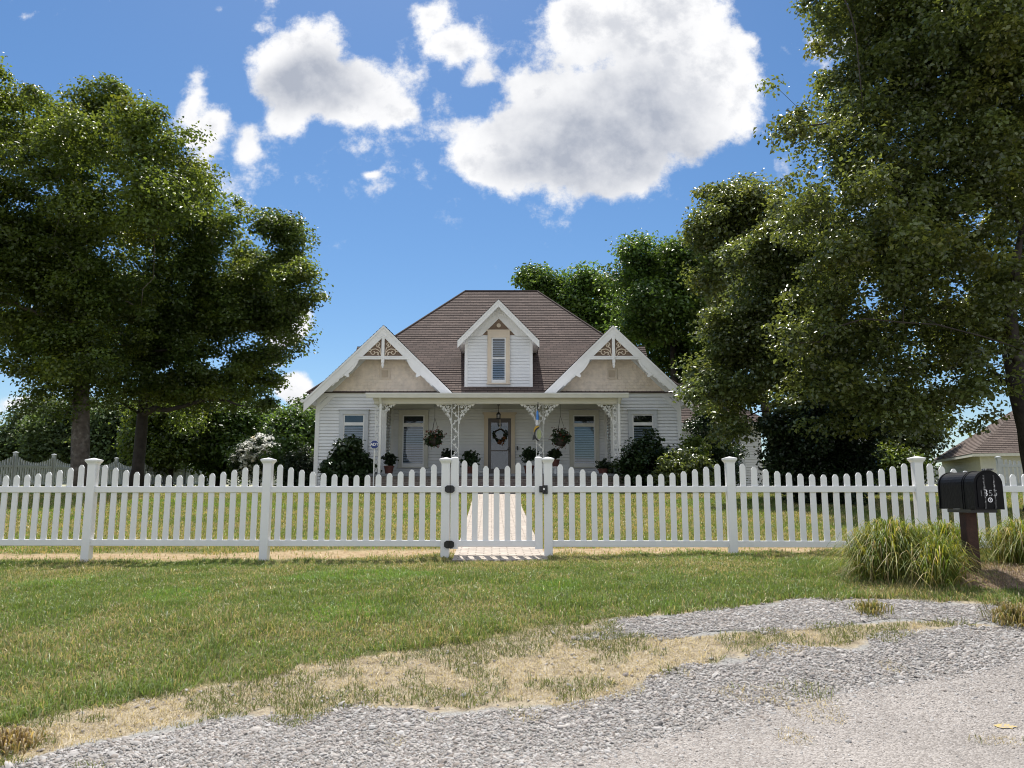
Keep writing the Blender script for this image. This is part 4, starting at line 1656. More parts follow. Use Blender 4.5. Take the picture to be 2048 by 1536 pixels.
def build_front_fence():
    px = [fence_x(u) for u in (186, 536, 892)]
    d = px[1] - px[0]
    FL = thing('picket_fence', 'white vinyl scalloped picket fence running left from the gate', 'fence', (px[0], float(fence_y(px[0])), .5))
    px = [px[0] - 2 * d, px[0] - d] + px
    for i, x in enumerate(px):
        post_at(FL, x, 1.805)
    for a, b in zip(px[:-1], px[1:]):
        panel(FL, a, b)
    qx = [fence_x(u) for u in (1096, 1460, 1835)]
    d = qx[2] - qx[1]
    FR = thing('picket_fence', 'white vinyl scalloped picket fence running right from the gate behind the mailbox', 'fence', (qx[0], float(fence_y(qx[0])), .55))
    qx = qx + [qx[2] + d, qx[2] + 2 * d]
    for x in qx:
        post_at(FR, x, 1.808)
    for a, b in zip(qx[:-1], qx[1:]):
        panel(FR, a, b)
    # gate
    ga, gb = fence_x(910), fence_x(1077)
    G = thing('garden_gate', 'narrow white picket gate with black hinges across the brick path', 'gate', ((ga + gb) / 2, float(fence_y((ga + gb) / 2)), .6))
    for x in (ga, gb):
        mb = MB()
        mb.bevbox(-.052, .052, -.045, .045, .655, 1.872, .006)
        mb.frusta([(.045, 1.8722), (.03, 1.884), (.012, 1.888)], (0, 0, 0))
        put(local_obj(mb, 'stile', M['vinyl']), G, x)
    rails(G, ga + .052, gb - .052)
    n = 7
    pitch = (gb - ga) / (n + .75)
    hs = [1.84, 1.81, 1.765, 1.745, 1.765, 1.808, 1.835]
    for k in range(n):
        x = (ga + gb) / 2 + (k - 3) * pitch
        put(bpy.data.objects.new('picket', picket_mesh(hs[k], .74)), G, x)
    xm = (ga + fence_x(892)) / 2
    for z in (1.45, .715):
        mb = MB()
        hw, hh = .066, .050
        poly = [(-hw, z - hh * .55), (-hw + .03, z - hh), (hw - .03, z - hh), (hw, z - hh * .55), (hw, z + hh * .55), (hw - .03, z + hh), (-hw + .03, z + hh), (-hw, z + hh * .55)]
        mb.prism(poly, -.075, -.06)
        mb.tube([(0, -.078, z - hh), (0, -.078, z + hh)], .011, 8)
        put(local_obj(mb, 'hinge', M['black']), G, xm)
    xm = (gb + fence_x(1096)) / 2
    mb = MB()
    mb.bevbox(-.055, -.012, -.07, -.052, 1.405, 1.49, .006)
    mb.bevbox(.004, .058, -.078, -.058, 1.385, 1.50, .006)
    mb.box(-.05, .05, -.095, -.079, 1.42, 1.445)
    mb.tube([(.03, -.10, 1.385), (.03, -.10, 1.42)], .018, 8)
    la = put(local_obj(mb, 'latch', M['black']), G, xm)
    mb = MB()
    mb.tube([(.008, -.105, 1.45), (.008, -.08, 1.45)], .014, 10)
    kb = local_obj(mb, 'latch_bolt', M['chrome'])
    COL.objects.link(kb)
    kb.parent = la


build_front_fence()


def far_fence(label, pts, post_h, hi, dip, nper=13, m=None, loc=None):
    FN = thing('boundary_fence', label, 'fence', loc or pts[0])
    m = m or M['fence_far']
    for p in pts:
        mb = MB()
        x, y, z = p
        mb.box(x - .065, x + .065, y - .065, y + .065, z - .15, z + post_h)
        mb.frusta([(.085, post_h), (.085, post_h + .03), (.01, post_h + .07)], (x, y, z))
        mb.build('post', m, FN)
    for a, b in zip(pts[:-1], pts[1:]):
        a, b = Vector(a), Vector(b)
        d = b - a
        L_ = math.hypot(d.x, d.y)
        ux, uy = d.x / L_, d.y / L_
        nx, ny = -uy, ux
        mb = MB()

        def ob(s0, s1, n0, n1, z0a, z1a, z0b=None, z1b=None):
            z0b = z0a if z0b is None else z0b
            z1b = z1a if z1b is None else z1b
            q = lambda s, n, z: (a.x + ux * s + nx * n, a.y + uy * s + ny * n, a.z + d.z * s / L_ + z)
            mb.hexa([q(s0, n0, z0a), q(s1, n0, z0b), q(s1, n1, z0b), q(s0, n1, z0a)], [q(s0, n0, z1a), q(s1, n0, z1b), q(s1, n1, z1b), q(s0, n1, z1a)])
        ob(.07, L_ - .07, -.03, .03, .12, .22)
        ob(.07, L_ - .07, -.03, .03, hi - dip - .22, hi - dip - .12)
        for k in range(nper):
            s = L_ * (k + .75) / (nper + .5)
            t = (s / L_ - .5) * 2
            h = hi - dip * (1 - t * t)
            ob(s - .042, s + .042, -.012, .012, .14, h - .03)
            ob(s - .030, s + .030, -.012, .012, h - .03, h)
        mb.build('picket_panel', m, FN)
    return FN


def build_far_fences():
    pts = []
    for k in range(-2, 9):
        y = 32 + 2.44 * k
        x = -20.6 + (y - 32) * .062
        pts.append((x, y, gz(x, y)))
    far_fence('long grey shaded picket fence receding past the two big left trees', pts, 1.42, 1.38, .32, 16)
    x, y, z = pts[-1]
    p2 = [(x + 2.2 * k, y + .9 * k, gz(x, y)) for k in range(0, 3)]
    p2 = [(px + .2, py + .25, pz) for px, py, pz in p2]
    far_fence('short sunlit white picket fence at the back corner of the yard', p2, 1.3, 1.25, .3, 14, m=M['vinyl'])
    # right: two runs in the same grey with shade put into it
    p3 = [(21.0 + 2.3 * k, 46.0 - .4 * k, gz(21.0 + 2.3 * k, 46)) for k in range(3)]
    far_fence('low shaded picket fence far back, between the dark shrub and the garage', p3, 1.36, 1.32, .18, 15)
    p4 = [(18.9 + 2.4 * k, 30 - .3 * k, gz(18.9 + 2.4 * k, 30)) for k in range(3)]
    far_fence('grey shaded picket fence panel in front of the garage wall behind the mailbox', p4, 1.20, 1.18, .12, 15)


build_far_fences()


# ------------------------------------------------------------------ garage
def build_garage():
    G = thing('garage', 'cream sided garage with a low brown hip roof behind the mailbox', 'garage', (20.3, 34, 2))
    x0, x1, y0, y1, z0, ze = 20.72, 31.5, 34.42, 40.58, 1.5, 3.34
    mb = MB()
    mb.courses((0, y0, z0), (1, 0, 0), (0, 0, 1), (0, -1, 0), ze - z0, side_fn(x0), side_fn(x1), .14, .018)
    mb.courses((x0, 0, z0), (0, -1, 0), (0, 0, 1), (-1, 0, 0), ze - z0, side_fn(-y1), side_fn(-y0), .14, .018)
    mb.courses((x1, 0, z0), (0, 1, 0), (0, 0, 1), (1, 0, 0), ze - z0, side_fn(y0), side_fn(y1), .14, .018)
    mb.build('wall', M['siding_garage'], G)
    o = .42
    X0, X1, Y0, Y1 = x0 - o, x1 + o, y0 - o, y1 + o
    dy = (Y1 - Y0) / 2
    rise = 2.6
    run = 3.5
    mb = MB()
    L_ = math.hypot(dy, rise)
    w = X1 - X0
    mb.courses((X0, Y0, ze), (1, 0, 0), (0, dy / L_, rise / L_), (0, -rise / L_, dy / L_), L_, lambda v: run * v / L_, lambda v: w - run * v / L_, .15, .019, .003)
    mb.courses((X1, Y1, ze), (-1, 0, 0), (0, -dy / L_, rise / L_), (0, rise / L_, dy / L_), L_, lambda v: run * v / L_, lambda v: w - run * v / L_, .15, .019, .003)
    L2 = math.hypot(run, rise)
    mb.courses((X0, Y0 + dy, ze), (0, -1, 0), (run / L2, 0, rise / L2), (-rise / L2, 0, run / L2), L2, lambda v: -dy * (1 - v / L2), lambda v: dy * (1 - v / L2), .15, .019, .003)
    mb.courses((X1, Y0 + dy, ze), (0, 1, 0), (-run / L2, 0, rise / L2), (rise / L2, 0, run / L2), L2, lambda v: -dy * (1 - v / L2), lambda v: dy * (1 - v / L2), .15, .019, .003)
    mb.build('roof', M['roof_garage'], G)
    mb = MB()
    mb.box(X0, X1, Y0 + .002, Y0 + .03, ze - .13, ze - .004)
    mb.box(X0 + .002, X0 + .03, Y0 + .031, Y1, ze - .13, ze - .004)
    mb.box(X0 + .031, X1, Y0 + .031, y0, ze - .06, ze - .03)
    mb.box(x0 - .02, x0 + .10, y0 - .028, y0 - .001, z0, ze - .06)
    mb.build('eave_trim', M['siding_garage'], G)
    G.rotation_euler = (0, 0, R(-15))


build_garage()


def lettering(name, text, size, m, loc, parent, offset=0.0, align='CENTER', valign='TOP_BASELINE'):
    """flat raised lettering as a mesh, facing -y"""
    cu = bpy.data.curves.new(name, 'FONT')
    cu.body, cu.size, cu.extrude, cu.offset = text, size, .0008, offset
    cu.align_x, cu.align_y = align, valign
    t = bpy.data.objects.new(name + '_curve', cu)
    COL.objects.link(t)
    dg = bpy.context.evaluated_depsgraph_get()
    me = bpy.data.meshes.new_from_object(t.evaluated_get(dg))
    bpy.data.objects.remove(t)
    me.transform(Matrix.Translation(Vector(loc)) @ Matrix.Rotation(R(90), 4, 'X'))
    me.materials.clear()
    o = link(name, me, m)
    o.parent = parent
    return o


# ------------------------------------------------------------------ mailbox
def build_mailbox():
    Yf, Yk = 7.0, 7.58
    xa, xb = P(1950, 1000, 7.0).x, P(2008, 1000, 7.0).x
    zb, zt = P(1980, 1019, 7.0).z, P(1980, 940, 7.0).z
    xc, hw = (xa + xb) / 2, (xb - xa) / 2
    zc = zt - hw
    gb = gz(xc, 7.3)
    MBX = thing('mailbox', 'large weathered black mailbox on a rusty square steel post', 'mailbox', (xc, 7.3, gb))

    def arch(hw, zb, zc, n=14):
        pts = [(xc - hw, zb), (xc + hw, zb)]
        for k in range(n + 1):
            t = math.pi * k / n
            pts.append((xc + hw * math.cos(t), zc + hw * math.sin(t)))
        return pts
    mb = MB()
    mb.prism(arch(hw - .006, zb + .004, zc), Yf + .02, Yk - .004)
    body = mb.build('body', M['mailbox'], MBX)
    mb = MB()
    mb.prism(arch(hw, zb, zc), Yk - .003, Yk + .016)
    for k in (.17, .20):
        mb.prism(arch(hw - .002, zb + .002, zc), Yf + k, Yf + k + .008)
    mb.build('rib', M['mailbox'], body)
    mb = MB()
    mb.prism(arch(hw, zb, zc), Yf, Yf + .018)
    mb.prism(arch(hw - .025, zb + .02, zc), Yf - .008, Yf)
    door = mb.build('door', M['mailbox'], MBX)
    mb = MB()
    mb.box(xc - .05, xc - .036, Yf - .013, Yf - .0085, zb + .01, zt - .045)
    mb.box(xc + .040, xc + .054, Yf - .013, Yf - .0085, zb + .01, zt - .045)
    mb.box(xc - .03, xc + .045, Yf - .03, Yf + .03, zt - .004, zt + .012)
    mb.build('door_seam', mat('scuffed_edge', (.03, .03, .032), .5, col2=(.4, .4, .4), c2scale=40, c2lo=.5, c2hi=.62), door)
    mb = MB()
    # keyhole rosette under the number
    ring = [(xc + .002 + .018 * math.cos(t), zb + .085 + .018 * math.sin(t)) for t in [2 * math.pi * k / 16 for k in range(17)]]
    flat_curve(mb, ring, .008, Yf - .013, Yf - .0085)
    mb.tube([(xc + .002, Yf - .013, zb + .085), (xc + .002, Yf - .009, zb + .085)], .006, 8)
    mb.build('lock', M['signwhite'], door)
    # numbers, worn
    worn = mat('worn_digit', (.36, .37, .38), .5, col2=(.03, .03, .03), c2scale=60, c2lo=.5, c2hi=.6)
    faded = mat('faded_digit', (.12, .12, .125), .5, col2=(.02, .02, .02), c2scale=50, c2lo=.45, c2hi=.6)
    for ch, dx, sc, dm in (('1', -.074, .95, faded), ('3', -.034, 1.0, M['signwhite']), ('5', .010, .92, worn), ('5', .052, .92, worn)):
        lettering('digit', ch, .088 * sc, dm, (xc + dx, Yf - .0095, zb + .118), door)
    mb = MB()
    px = P(1941, 1100, 7.28).x
    mb.bevbox(px - .052, px + .052, 7.22, 7.33, gb - .12, zb - .03, .006)
    mb.build('post', M['rust'], MBX)
    mb = MB()
    mb.box(xc - .13, xc + .11, 7.08, 7.46, zb - .03, zb - .001)
    mb.build('mounting_plate', M['black'], MBX)


build_mailbox()


# ------------------------------------------------------------------ ornamental grass round the mailbox
def clump(label, x, y, n, length, spread, name='ornamental_grass', cat='ornamental grass', group='grass clumps round the mailbox', tones=None):
    z = gz(x, y)
    o = thing(name, label, cat, (x, y, z), group)
    bx = x + rng.normal(0, spread * .27, n)
    by = y + rng.normal(0, spread * .25, n)
    bz = ground_z(bx, by) - .01
    a = rng.uniform(0, 2 * np.pi, n)
    # lean outwards from the middle
    oa = np.arctan2(by - y, bx - x)
    far = np.hypot(bx - x, by - y) / (spread * .55)
    a = np.where(rng.random(n) < .35 + .5 * np.clip(far, 0, 1), oa + rng.normal(0, .6, n), a)
    L_ = length * rng.uniform(.55, 1.2, n)
    reach = rng.uniform(.35, 1.0, n) * L_ * (.22 + .78 * np.clip(far, 0, 1))
    top = np.sqrt(np.maximum(L_ ** 2 - reach ** 2, .006)) * .86
    w = rng.uniform(.006, .012, n)
    K = 7
    vs = []
    dirx, diry = np.cos(a), np.sin(a)
    tw = rng.uniform(-.6, .6, n)
    sx, sy = -np.sin(a + tw), np.cos(a + tw)
    fall = rng.uniform(.15, 1.0, n) ** .7 * (.3 + 1.1 * np.clip(far, 0, 1))
    for k in range(K):
        t = k / (K - 1)
        px = bx + dirx * reach * t ** 1.5
        py = by + diry * reach * t ** 1.5
        pz = bz + top * (math.sin(math.pi * .5 * min(1, t * 1.35))) - top * fall * max(0, t - .45) ** 1.5 * 2.0
        ww = w * (1 - t ** 2.2) + .0006
        vs.append(np.stack([px - sx * ww / 2, py - sy * ww / 2, pz], 1))
        vs.append(np.stack([px + sx * ww / 2, py + sy * ww / 2, pz], 1))
    V = np.concatenate(vs, 0)
    i = np.arange(n)
    fs = []
    for k in range(K - 1):
        a0, b0, a1, b1 = 2 * k * n, (2 * k + 1) * n, (2 * k + 2) * n, (2 * k + 3) * n
        fs.append(np.stack([i + a0, i + b0, i + b1, i + a1], 1))
    Fc = np.concatenate(fs, 0)
    g = np.where((rng.random(n) < .40)[:, None], np.array([[.26, .26, .055]]), np.array([[.115, .165, .03]]))
    g = np.where((rng.random(n) < .08 + .12 * (far > .8))[:, None], np.array([[.38, .30, .17]]), g) * rng.uniform(.7, 1.35, (n, 1))
    if tones is not None:
        g = np.array(tones)[rng.integers(0, len(tones), n)] * rng.uniform(.7, 1.3, (n, 1))
    np_mesh('foliage', V, Fc.ravel(), 4, M['liriope'], o, tint=np.concatenate([g] * (2 * K), 0), smooth=True)


clump('broad yellow-green grass clump arching onto the lawn, left of the mailbox post', 3.66, 7.60, 2600, .60, .42)
clump('low grass clump with pale drooping blades at the front left of the mailbox post', 3.86, 7.12, 800, .46, .26)
clump('upright deep green grass clump directly behind the rusty mailbox post', 4.45, 8.15, 1500, .52, .45)
for lab, u, v, n_, ln, sp, tn in (
        ('small olive weed tuft growing in the gravel in front of the broad grass clump', 1742, 1224, 150, .12, .22, [(.14, .15, .05), (.3, .25, .13)]),
        ('bushy brown-green weed tuft at the right edge of the gravel', 2034, 1246, 420, .17, .30, [(.12, .13, .045), (.22, .18, .09), (.3, .24, .13)]),
        ('dry brown weed tuft in the straw at the left edge of the road', 18, 1500, 220, .13, .22, [(.38, .29, .18), (.28, .22, .12)]),
        ):
    wx, wy = on_ground(u, v)
    clump(lab, wx, wy, n_, ln, sp, 'weed_tuft', 'weed', 'weed tufts on the verge', tn)
clump('yellow-green grass clump to the right of the mailbox post', 5.08, 7.75, 1600, .56, .38)


# ------------------------------------------------------------------ trees
def crown(name, centers, weights, n_clusters, per, sig, leaf, m, parent, gap=.35, gap_scale=1.2, up=.7, seed=1, tint_var=.25, hang=0.0, shell=2.4, squash=.75, yel=.25):
    """leaf clusters spread through spheres (centre, radius); returns cluster centres"""
    rg = np.random.default_rng(seed)
    C = np.array([c for c, r in centers])
    Rr = np.array([r for c, r in centers])
    pr = Rr ** 2.3 * np.array(weights)
    pr /= pr.sum()
    k = rg.choice(len(C), n_clusters, p=pr)
    d = rg.normal(0, 1, (n_clusters, 3))
    d /= np.linalg.norm(d, axis=1)[:, None]
    rad = rg.random(n_clusters) ** (1 / shell)
    # radial waviness so that the masses do not read as balls
    wav = .5 * vnoise(C[k] + d * Rr[k][:, None], Rr.max() * .55, seed + 5) + .5 * vnoise(C[k] + d * Rr[k][:, None], Rr.max() * .22, seed + 6)
    pc = C[k] + d * (rad * Rr[k] * (.62 + .76 * wav))[:, None] * np.array([1, 1, .95])
    nz = .65 * vnoise(pc, gap_scale, seed) + .35 * vnoise(pc, gap_scale * .4, seed + 1)
    keep = nz > gap
    pc, d = pc[keep], d[keep]
    nc = len(pc)
    cl_t = 1 + rg.normal(0, tint_var, nc)
    cl_y = rg.random(nc)
    idx = np.repeat(np.arange(nc), per)
    n = len(idx)
    # each clump is a rounded dome of leaves, thicker above than below
    dd = rg.normal(0, 1, (n, 3)) + np.array([0, 0, .35]) + d[idx] * .25
    dd /= np.linalg.norm(dd, axis=1)[:, None]
    rc = sig * 1.75 * rg.uniform(.55, 1.35, nc)
    rr = rc[idx] * rg.random(n) ** .42 * rg.uniform(.8, 1.12, n)
    off = dd * rr[:, None] * np.array([1.12, 1.12, squash])
    off[:, 2] -= hang * np.hypot(off[:, 0], off[:, 1])
    p = pc[idx] + off
    nrm = rg.normal(0, .50, (n, 3)) + np.array([0, 0, up]) + dd * .55
    nrm /= np.linalg.norm(nrm, axis=1)[:, None]
    ax = rg.normal(0, 1, (n, 3)) + np.array([0, 0, -.35])
    ax -= nrm * (ax * nrm).sum(1)[:, None]
    ax /= np.linalg.norm(ax, axis=1)[:, None]
    sd = np.cross(nrm, ax)
    s = leaf * rg.uniform(.65, 1.3, n)[:, None]
    fold = nrm * s * rg.uniform(.05, .28, n)[:, None]
    a = p - ax * s * .5
    b = p + sd * s * .36 + fold + ax * s * .05
    c = p + ax * s * .55 - nrm * s * .08
    e = p - sd * s * .36 + fold + ax * s * .05
    V = np.stack([a, b, c, e], 1).reshape(-1, 3)
    i4 = np.arange(n) * 4
    T = np.concatenate([np.stack([i4, i4 + 1, i4 + 2], 1), np.stack([i4, i4 + 2, i4 + 3], 1)], 0)
    t = np.clip(cl_t[idx] * rg.uniform(.75, 1.25, n), .4, 1.8)[:, None] * np.ones((1, 3))
    ymix = (np.clip(cl_y[idx] - (1 - yel), 0, 1) / max(yel, .01))[:, None]
    t = t * (1 + ymix * np.array([[.45, .22, -.1]]))
    np_mesh(name, V, T.ravel(), 3, m, parent, tint=np.repeat(t, 4, 0))
    return pc


def limbs(name, base, r0, fork, pc, m, parent, seed=1, n_main=9, n_twig=120, bend=.0, flare=1.35):
    """tapered trunk to the fork point, limbs and twigs that reach the leaf clusters"""
    rg = np.random.default_rng(seed)
    mb = MB()
    base, fork = Vector(base), Vector(fork)
    path, rad = [], []
    K = 9
    for k in range(K):
        t = k / (K - 1)
        p = base.lerp(fork, t) + Vector((math.sin(t * 3.0 + seed) * bend * t, math.cos(t * 2.3 + seed) * bend * .5 * t, 0))
        path.append(p)
        rad.append(r0 * ((1 - .38 * t) + (flare - 1) * max(0, 1 - t * 9) ** 2 + .04 * math.sin(k * 2.1 + seed)))
    path[0].z -= .15
    mb.tube(path, rad, 14)
    # nodes already on the skeleton: (point, radius)
    nodes = [(path[k], rad[k]) for k in range(K // 2, K)]
    if len(pc) == 0:
        return mb.build(name, m, parent, smooth=True)
    # main limbs to spread-out cluster centres
    chosen = [pc[rg.integers(len(pc))]]
    D = np.linalg.norm(pc - chosen[0], axis=1)
    for _ in range(n_main - 1):
        j = int(np.argmax(D * (.7 + .3 * rg.random(len(pc)))))
        chosen.append(pc[j])
        D = np.minimum(D, np.linalg.norm(pc - pc[j], axis=1))
    targets = sorted(chosen, key=lambda q: (Vector(q) - fork).length)
    tw = pc[rg.permutation(len(pc))[:n_twig]]
    tw = sorted(tw, key=lambda q: (Vector(q) - fork).length)

    def grow(q, rmin, kfac, nseg, sides, wob):
        q = Vector(q)
        best = min(nodes, key=lambda nd: (nd[0] - q).length + (2.0 if nd[0].z > q.z + .5 else 0) - nd[1] * 1.5)
        s, rs = best
        l = (q - s).length
        if l < .15:
            return
        re = max(rmin, .0)
        rs2 = min(rs * .72, rmin + l * kfac)
        pts, rr = [], []
        sag = Vector((rg.normal(0, wob), rg.normal(0, wob), abs(rg.normal(0, wob)) + .06)) * l
        for k in range(nseg + 1):
            t = k / nseg
            p = s.lerp(q, t) + sag * math.sin(math.pi * t) + Vector(rg.normal(0, .02 * l, 3)) * (1 if 0 < k < nseg else 0)
            pts.append(p)
            rr.append(rs2 * (1 - t) + re * t)
        mb.tube(pts, rr, sides, cap=False)
        for k in range(1, nseg + 1):
            nodes.append((pts[k], rr[k]))
    for q in targets:
        grow(q, r0 * .05, r0 * .085, 7, 8, .07)
    for q in tw:
        grow(q, max(.006, r0 * .014), r0 * .03, 4, 5, .08)
    return mb.build(name, m, parent, smooth=True)


def blob(u, v, r, Y, dy=0.0):
    p = P(u, v, Y + dy)
    return (np.array(p), r / F * math.hypot(Y + dy, p.x) * .98)


def tree(name, label, cat, base_u, Y, r0, fork_v, blobs, n_cl, per, sig, leaf, lm, bm='bark', seed=1, group=None, fork_u=None, n_main=9, n_twig=140, depth=1.0, **kw):
    bx = (base_u - 1024) / F * Y
    bz = gz(bx, Y)
    T = thing(name, label, cat, (bx, Y, bz), group)
    rg = random.Random(seed * 13 + 5)
    cs = []
    for b in blobs:
        dy = b[3] if len(b) > 3 else rg.uniform(-1, 1) * depth
        cs.append(blob(b[0], b[1], b[2], Y, dy))
    # smaller lumps round the edge of each mass break up its outline
    for c, r in list(cs):
        for _ in range(5):
            a, e = rg.uniform(0, 2 * math.pi), rg.uniform(-.5, 1.2)
            q = c + r * rg.uniform(.85, 1.25) * np.array((math.cos(a) * math.cos(e), math.sin(a) * math.cos(e), math.sin(e)))
            cs.append((q, r * rg.uniform(.2, .5)))
    pc = crown('crown', cs, [1.0] * len(cs), n_cl, per, sig, leaf, M[lm], T, seed=seed, **kw)
    fk = P(fork_u if fork_u is not None else base_u, fork_v, Y)
    limbs('trunk', (bx, Y, bz), r0, fk, pc, M[bm], T, seed=seed, n_main=n_main, n_twig=n_twig, bend=.12)
    return T


def build_trees():
    tree('maple_tree', 'tall broad maple with a thick grey trunk, nearest the left end of the white fence', 'tree', 166, 29, .34, 610,
         [(110, 245, 80), (30, 275, 95), (205, 270, 85), (300, 285, 70), (90, 380, 125), (230, 390, 115), (335, 380, 62), (-60, 380, 120), (40, 520, 125),
          (180, 520, 125), (310, 490, 80), (-70, 600, 115), (80, 650, 120), (200, 650, 100), (20, 730, 75), (130, 750, 75), (-130, 480, 120), (-140, 260, 90), (395, 380, 42), (350, 330, 40), (95, 205, 30)],
         2300, 125, .40, .135, 'leaf_left', seed=3, fork_u=175, n_main=12, n_twig=260, gap=.43, gap_scale=1.3, depth=2.6, squash=.62, tint_var=.2)
    tree('maple_tree', 'spreading maple with a darker trunk and low right branches, nearer the house side', 'tree', 278, 33, .27, 690,
         [(400, 480, 78), (480, 520, 78), (555, 505, 62), (592, 560, 38), (420, 590, 95), (520, 600, 80), (350, 640, 90), (450, 690, 88), (545, 650, 55), (310, 720, 75),
          (415, 770, 65), (505, 760, 48), (525, 800, 28), (350, 790, 48), (270, 640, 75), (390, 430, 55), (560, 470, 32), (600, 600, 24), (575, 690, 30), (440, 800, 40), (370, 815, 42), (520, 800, 32), (250, 770, 50)],
         1950, 115, .40, .145, 'leaf_left2', 'bark_dark', seed=8, fork_u=300, n_main=11, n_twig=220, gap=.45, gap_scale=1.3, depth=2.4, squash=.6, tint_var=.2)
    tree('shade_tree', 'huge glossy leaved shade tree with a dark trunk at the right edge behind the mailbox', 'tree', 2085, 17.0, .40, 690,
         [(1725, 40, 95), (1850, 30, 130), (2000, 50, 150), (1615, 150, 60), (1740, 180, 105), (1880, 190, 130), (2030, 220, 130), (1590, 265, 42), (1690, 300, 85), (1810, 340, 115),
          (1960, 360, 130), (1650, 415, 80), (1760, 470, 105), (1890, 500, 120), (2030, 500, 120), (1590, 435, 40), (1700, 600, 105), (1830, 620, 110), (1960, 640, 105), (1640, 670, 70),
          (1750, 735, 85), (1880, 755, 85), (1985, 760, 75), (1810, 830, 55), (1905, 835, 45), (1860, -60, 150), (1700, -90, 90), (2050, -80, 160), (2170, 90, 150), (2180, 350, 150), (2180, 600, 120), (1700, 815, 50), (1665, 760, 60), (1650, 830, 36), (1740, 820, 40)],
         3900, 75, .25, .105, 'leaf_right', 'bark_dark', seed=21, fork_u=2035, n_main=15, n_twig=320, gap=.38, gap_scale=1.1, depth=1.9, hang=.2, squash=.6, tint_var=.2)
    tree('shade_tree', 'silvery leaved tree with branches hanging over the right corner of the house', 'tree', 1640, 20.5, .20, 760,
         [(1540, 560, 72), (1500, 640, 65), (1445, 700, 55), (1420, 765, 42), (1505, 735, 75), (1590, 690, 80), (1480, 820, 48), (1462, 868, 20), (1560, 800, 62), (1610, 600, 70), (1398, 790, 26), (1590, 510, 55), (1640, 760, 60), (1680, 820, 50), (1600, 850, 45), (1660, 680, 60), (1720, 850, 30), (1640, 560, 75), (1690, 480, 60), (1615, 455, 50), (1560, 500, 50), (1530, 690, 60)],
         1500, 85, .27, .108, 'leaf_right2', 'bark_dark', seed=34, n_main=9, n_twig=150, gap=.36, gap_scale=1.1, depth=1.3, hang=.15, squash=.6, tint_var=.2)
    tree('shade_tree', 'dark round topped tree between the bright green tree and the huge right tree', 'tree', 1560, 31, .22, 640,
         [(1462, 425, 55), (1430, 475, 45), (1500, 480, 58), (1450, 535, 62), (1530, 540, 66), (1490, 400, 30), (1500, 610, 70), (1560, 470, 50), (1570, 600, 60)],
         850, 95, .38, .15, 'leaf_right', 'bark_dark', seed=41, fork_u=1500, n_main=7, n_twig=110, gap=.36, gap_scale=1.3, depth=1.5)
    tree('shade_tree', 'bright green rounded tree standing directly behind the right front gable', 'tree', 1350, 43, .30, 690,
         [(1290, 560, 52), (1350, 545, 58), (1400, 535, 42), (1268, 620, 36), (1340, 620, 66), (1395, 600, 58), (1310, 672, 46), (1385, 690, 56), (1425, 650, 56), (1330, 725, 28), (1405, 760, 46), (1340, 508, 18), (1440, 720, 50), (1260, 660, 24)],
         850, 110, .55, .20, 'leaf_mid', 'bark_dark', seed=52, n_main=8, n_twig=120, gap=.36, gap_scale=1.8, depth=2.0)
    tree('shade_tree', 'distant open crowned tree rising behind the right slope of the house roof', 'tree', 1150, 52, .30, 680,
         [(1072, 570, 30), (1115, 595, 40), (1175, 572, 34), (1215, 582, 27), (1150, 622, 40), (1200, 640, 36), (1222, 612, 22), (1110, 640, 28), (1170, 680, 40), (1060, 552, 14)],
         360, 95, .55, .23, 'leaf_mid', 'bark_dark', seed=63, n_main=8, n_twig=90, gap=.50, gap_scale=2.0, depth=1.6)
    # shrubs and understory
    tree('evergreen_shrub', 'very dark dense evergreen shrub rising behind the right white fence', 'shrub', 1640, 19.4, .12, 930,
         [(1580, 880, 48), (1640, 870, 58), (1700, 890, 45), (1600, 940, 48), (1660, 935, 58), (1715, 940, 28), (1565, 935, 28), (1620, 980, 40), (1690, 975, 40)],
         1300, 40, .16, .085, 'leaf_dark', 'bark_dark', seed=71, n_main=5, n_twig=40, gap=.2, gap_scale=.7, depth=.5)
    tree('evergreen_shrub', 'tall narrow dark cedar like shrub against the right corner of the house', 'shrub', 1425, 28.6, .08, 900,
         [(1402, 850, 26), (1425, 880, 30), (1395, 905, 26), (1440, 925, 36), (1420, 830, 22), (1410, 950, 36), (1450, 960, 30)],
         560, 34, .16, .09, 'leaf_shrub', 'bark_dark', seed=72, n_main=5, n_twig=30, gap=.25, gap_scale=.7, depth=.5)
    tree('rhododendron', 'large dark rhododendron under the right wing window', 'shrub', 1290, 25.3, .06, 950,
         [(1290, 915, 38), (1262, 938, 28), (1322, 932, 30), (1300, 960, 42), (1250, 965, 24), (1340, 965, 24)],
         520, 30, .14, .12, 'leaf_shrub', 'bark_dark', seed=73, n_main=5, n_twig=30, gap=.22, gap_scale=.5, depth=.4, up=1.0)
    tree('garden_shrub', 'sunlit mottled shrub in front of the dark rhododendron at the right house corner', 'shrub', 1372, 24.4, .05, 955,
         [(1370, 925, 32), (1345, 945, 26), (1400, 940, 24), (1370, 965, 36), (1330, 960, 20)],
         330, 26, .13, .10, 'leaf_right2', 'bark_dark', seed=74, n_main=4, n_twig=24, gap=.3, gap_scale=.5, depth=.4)
    tree('garden_shrub', 'small lime green shrub tucked against the right house corner', 'shrub', 1388, 26.0, .04, 930,
         [(1388, 893, 16), (1398, 905, 16), (1378, 905, 13), (1390, 925, 16)],
         110, 24, .12, .11, 'leaf_lime', 'bark_dark', seed=75, n_main=3, n_twig=12, gap=.25, gap_scale=.4, depth=.25)
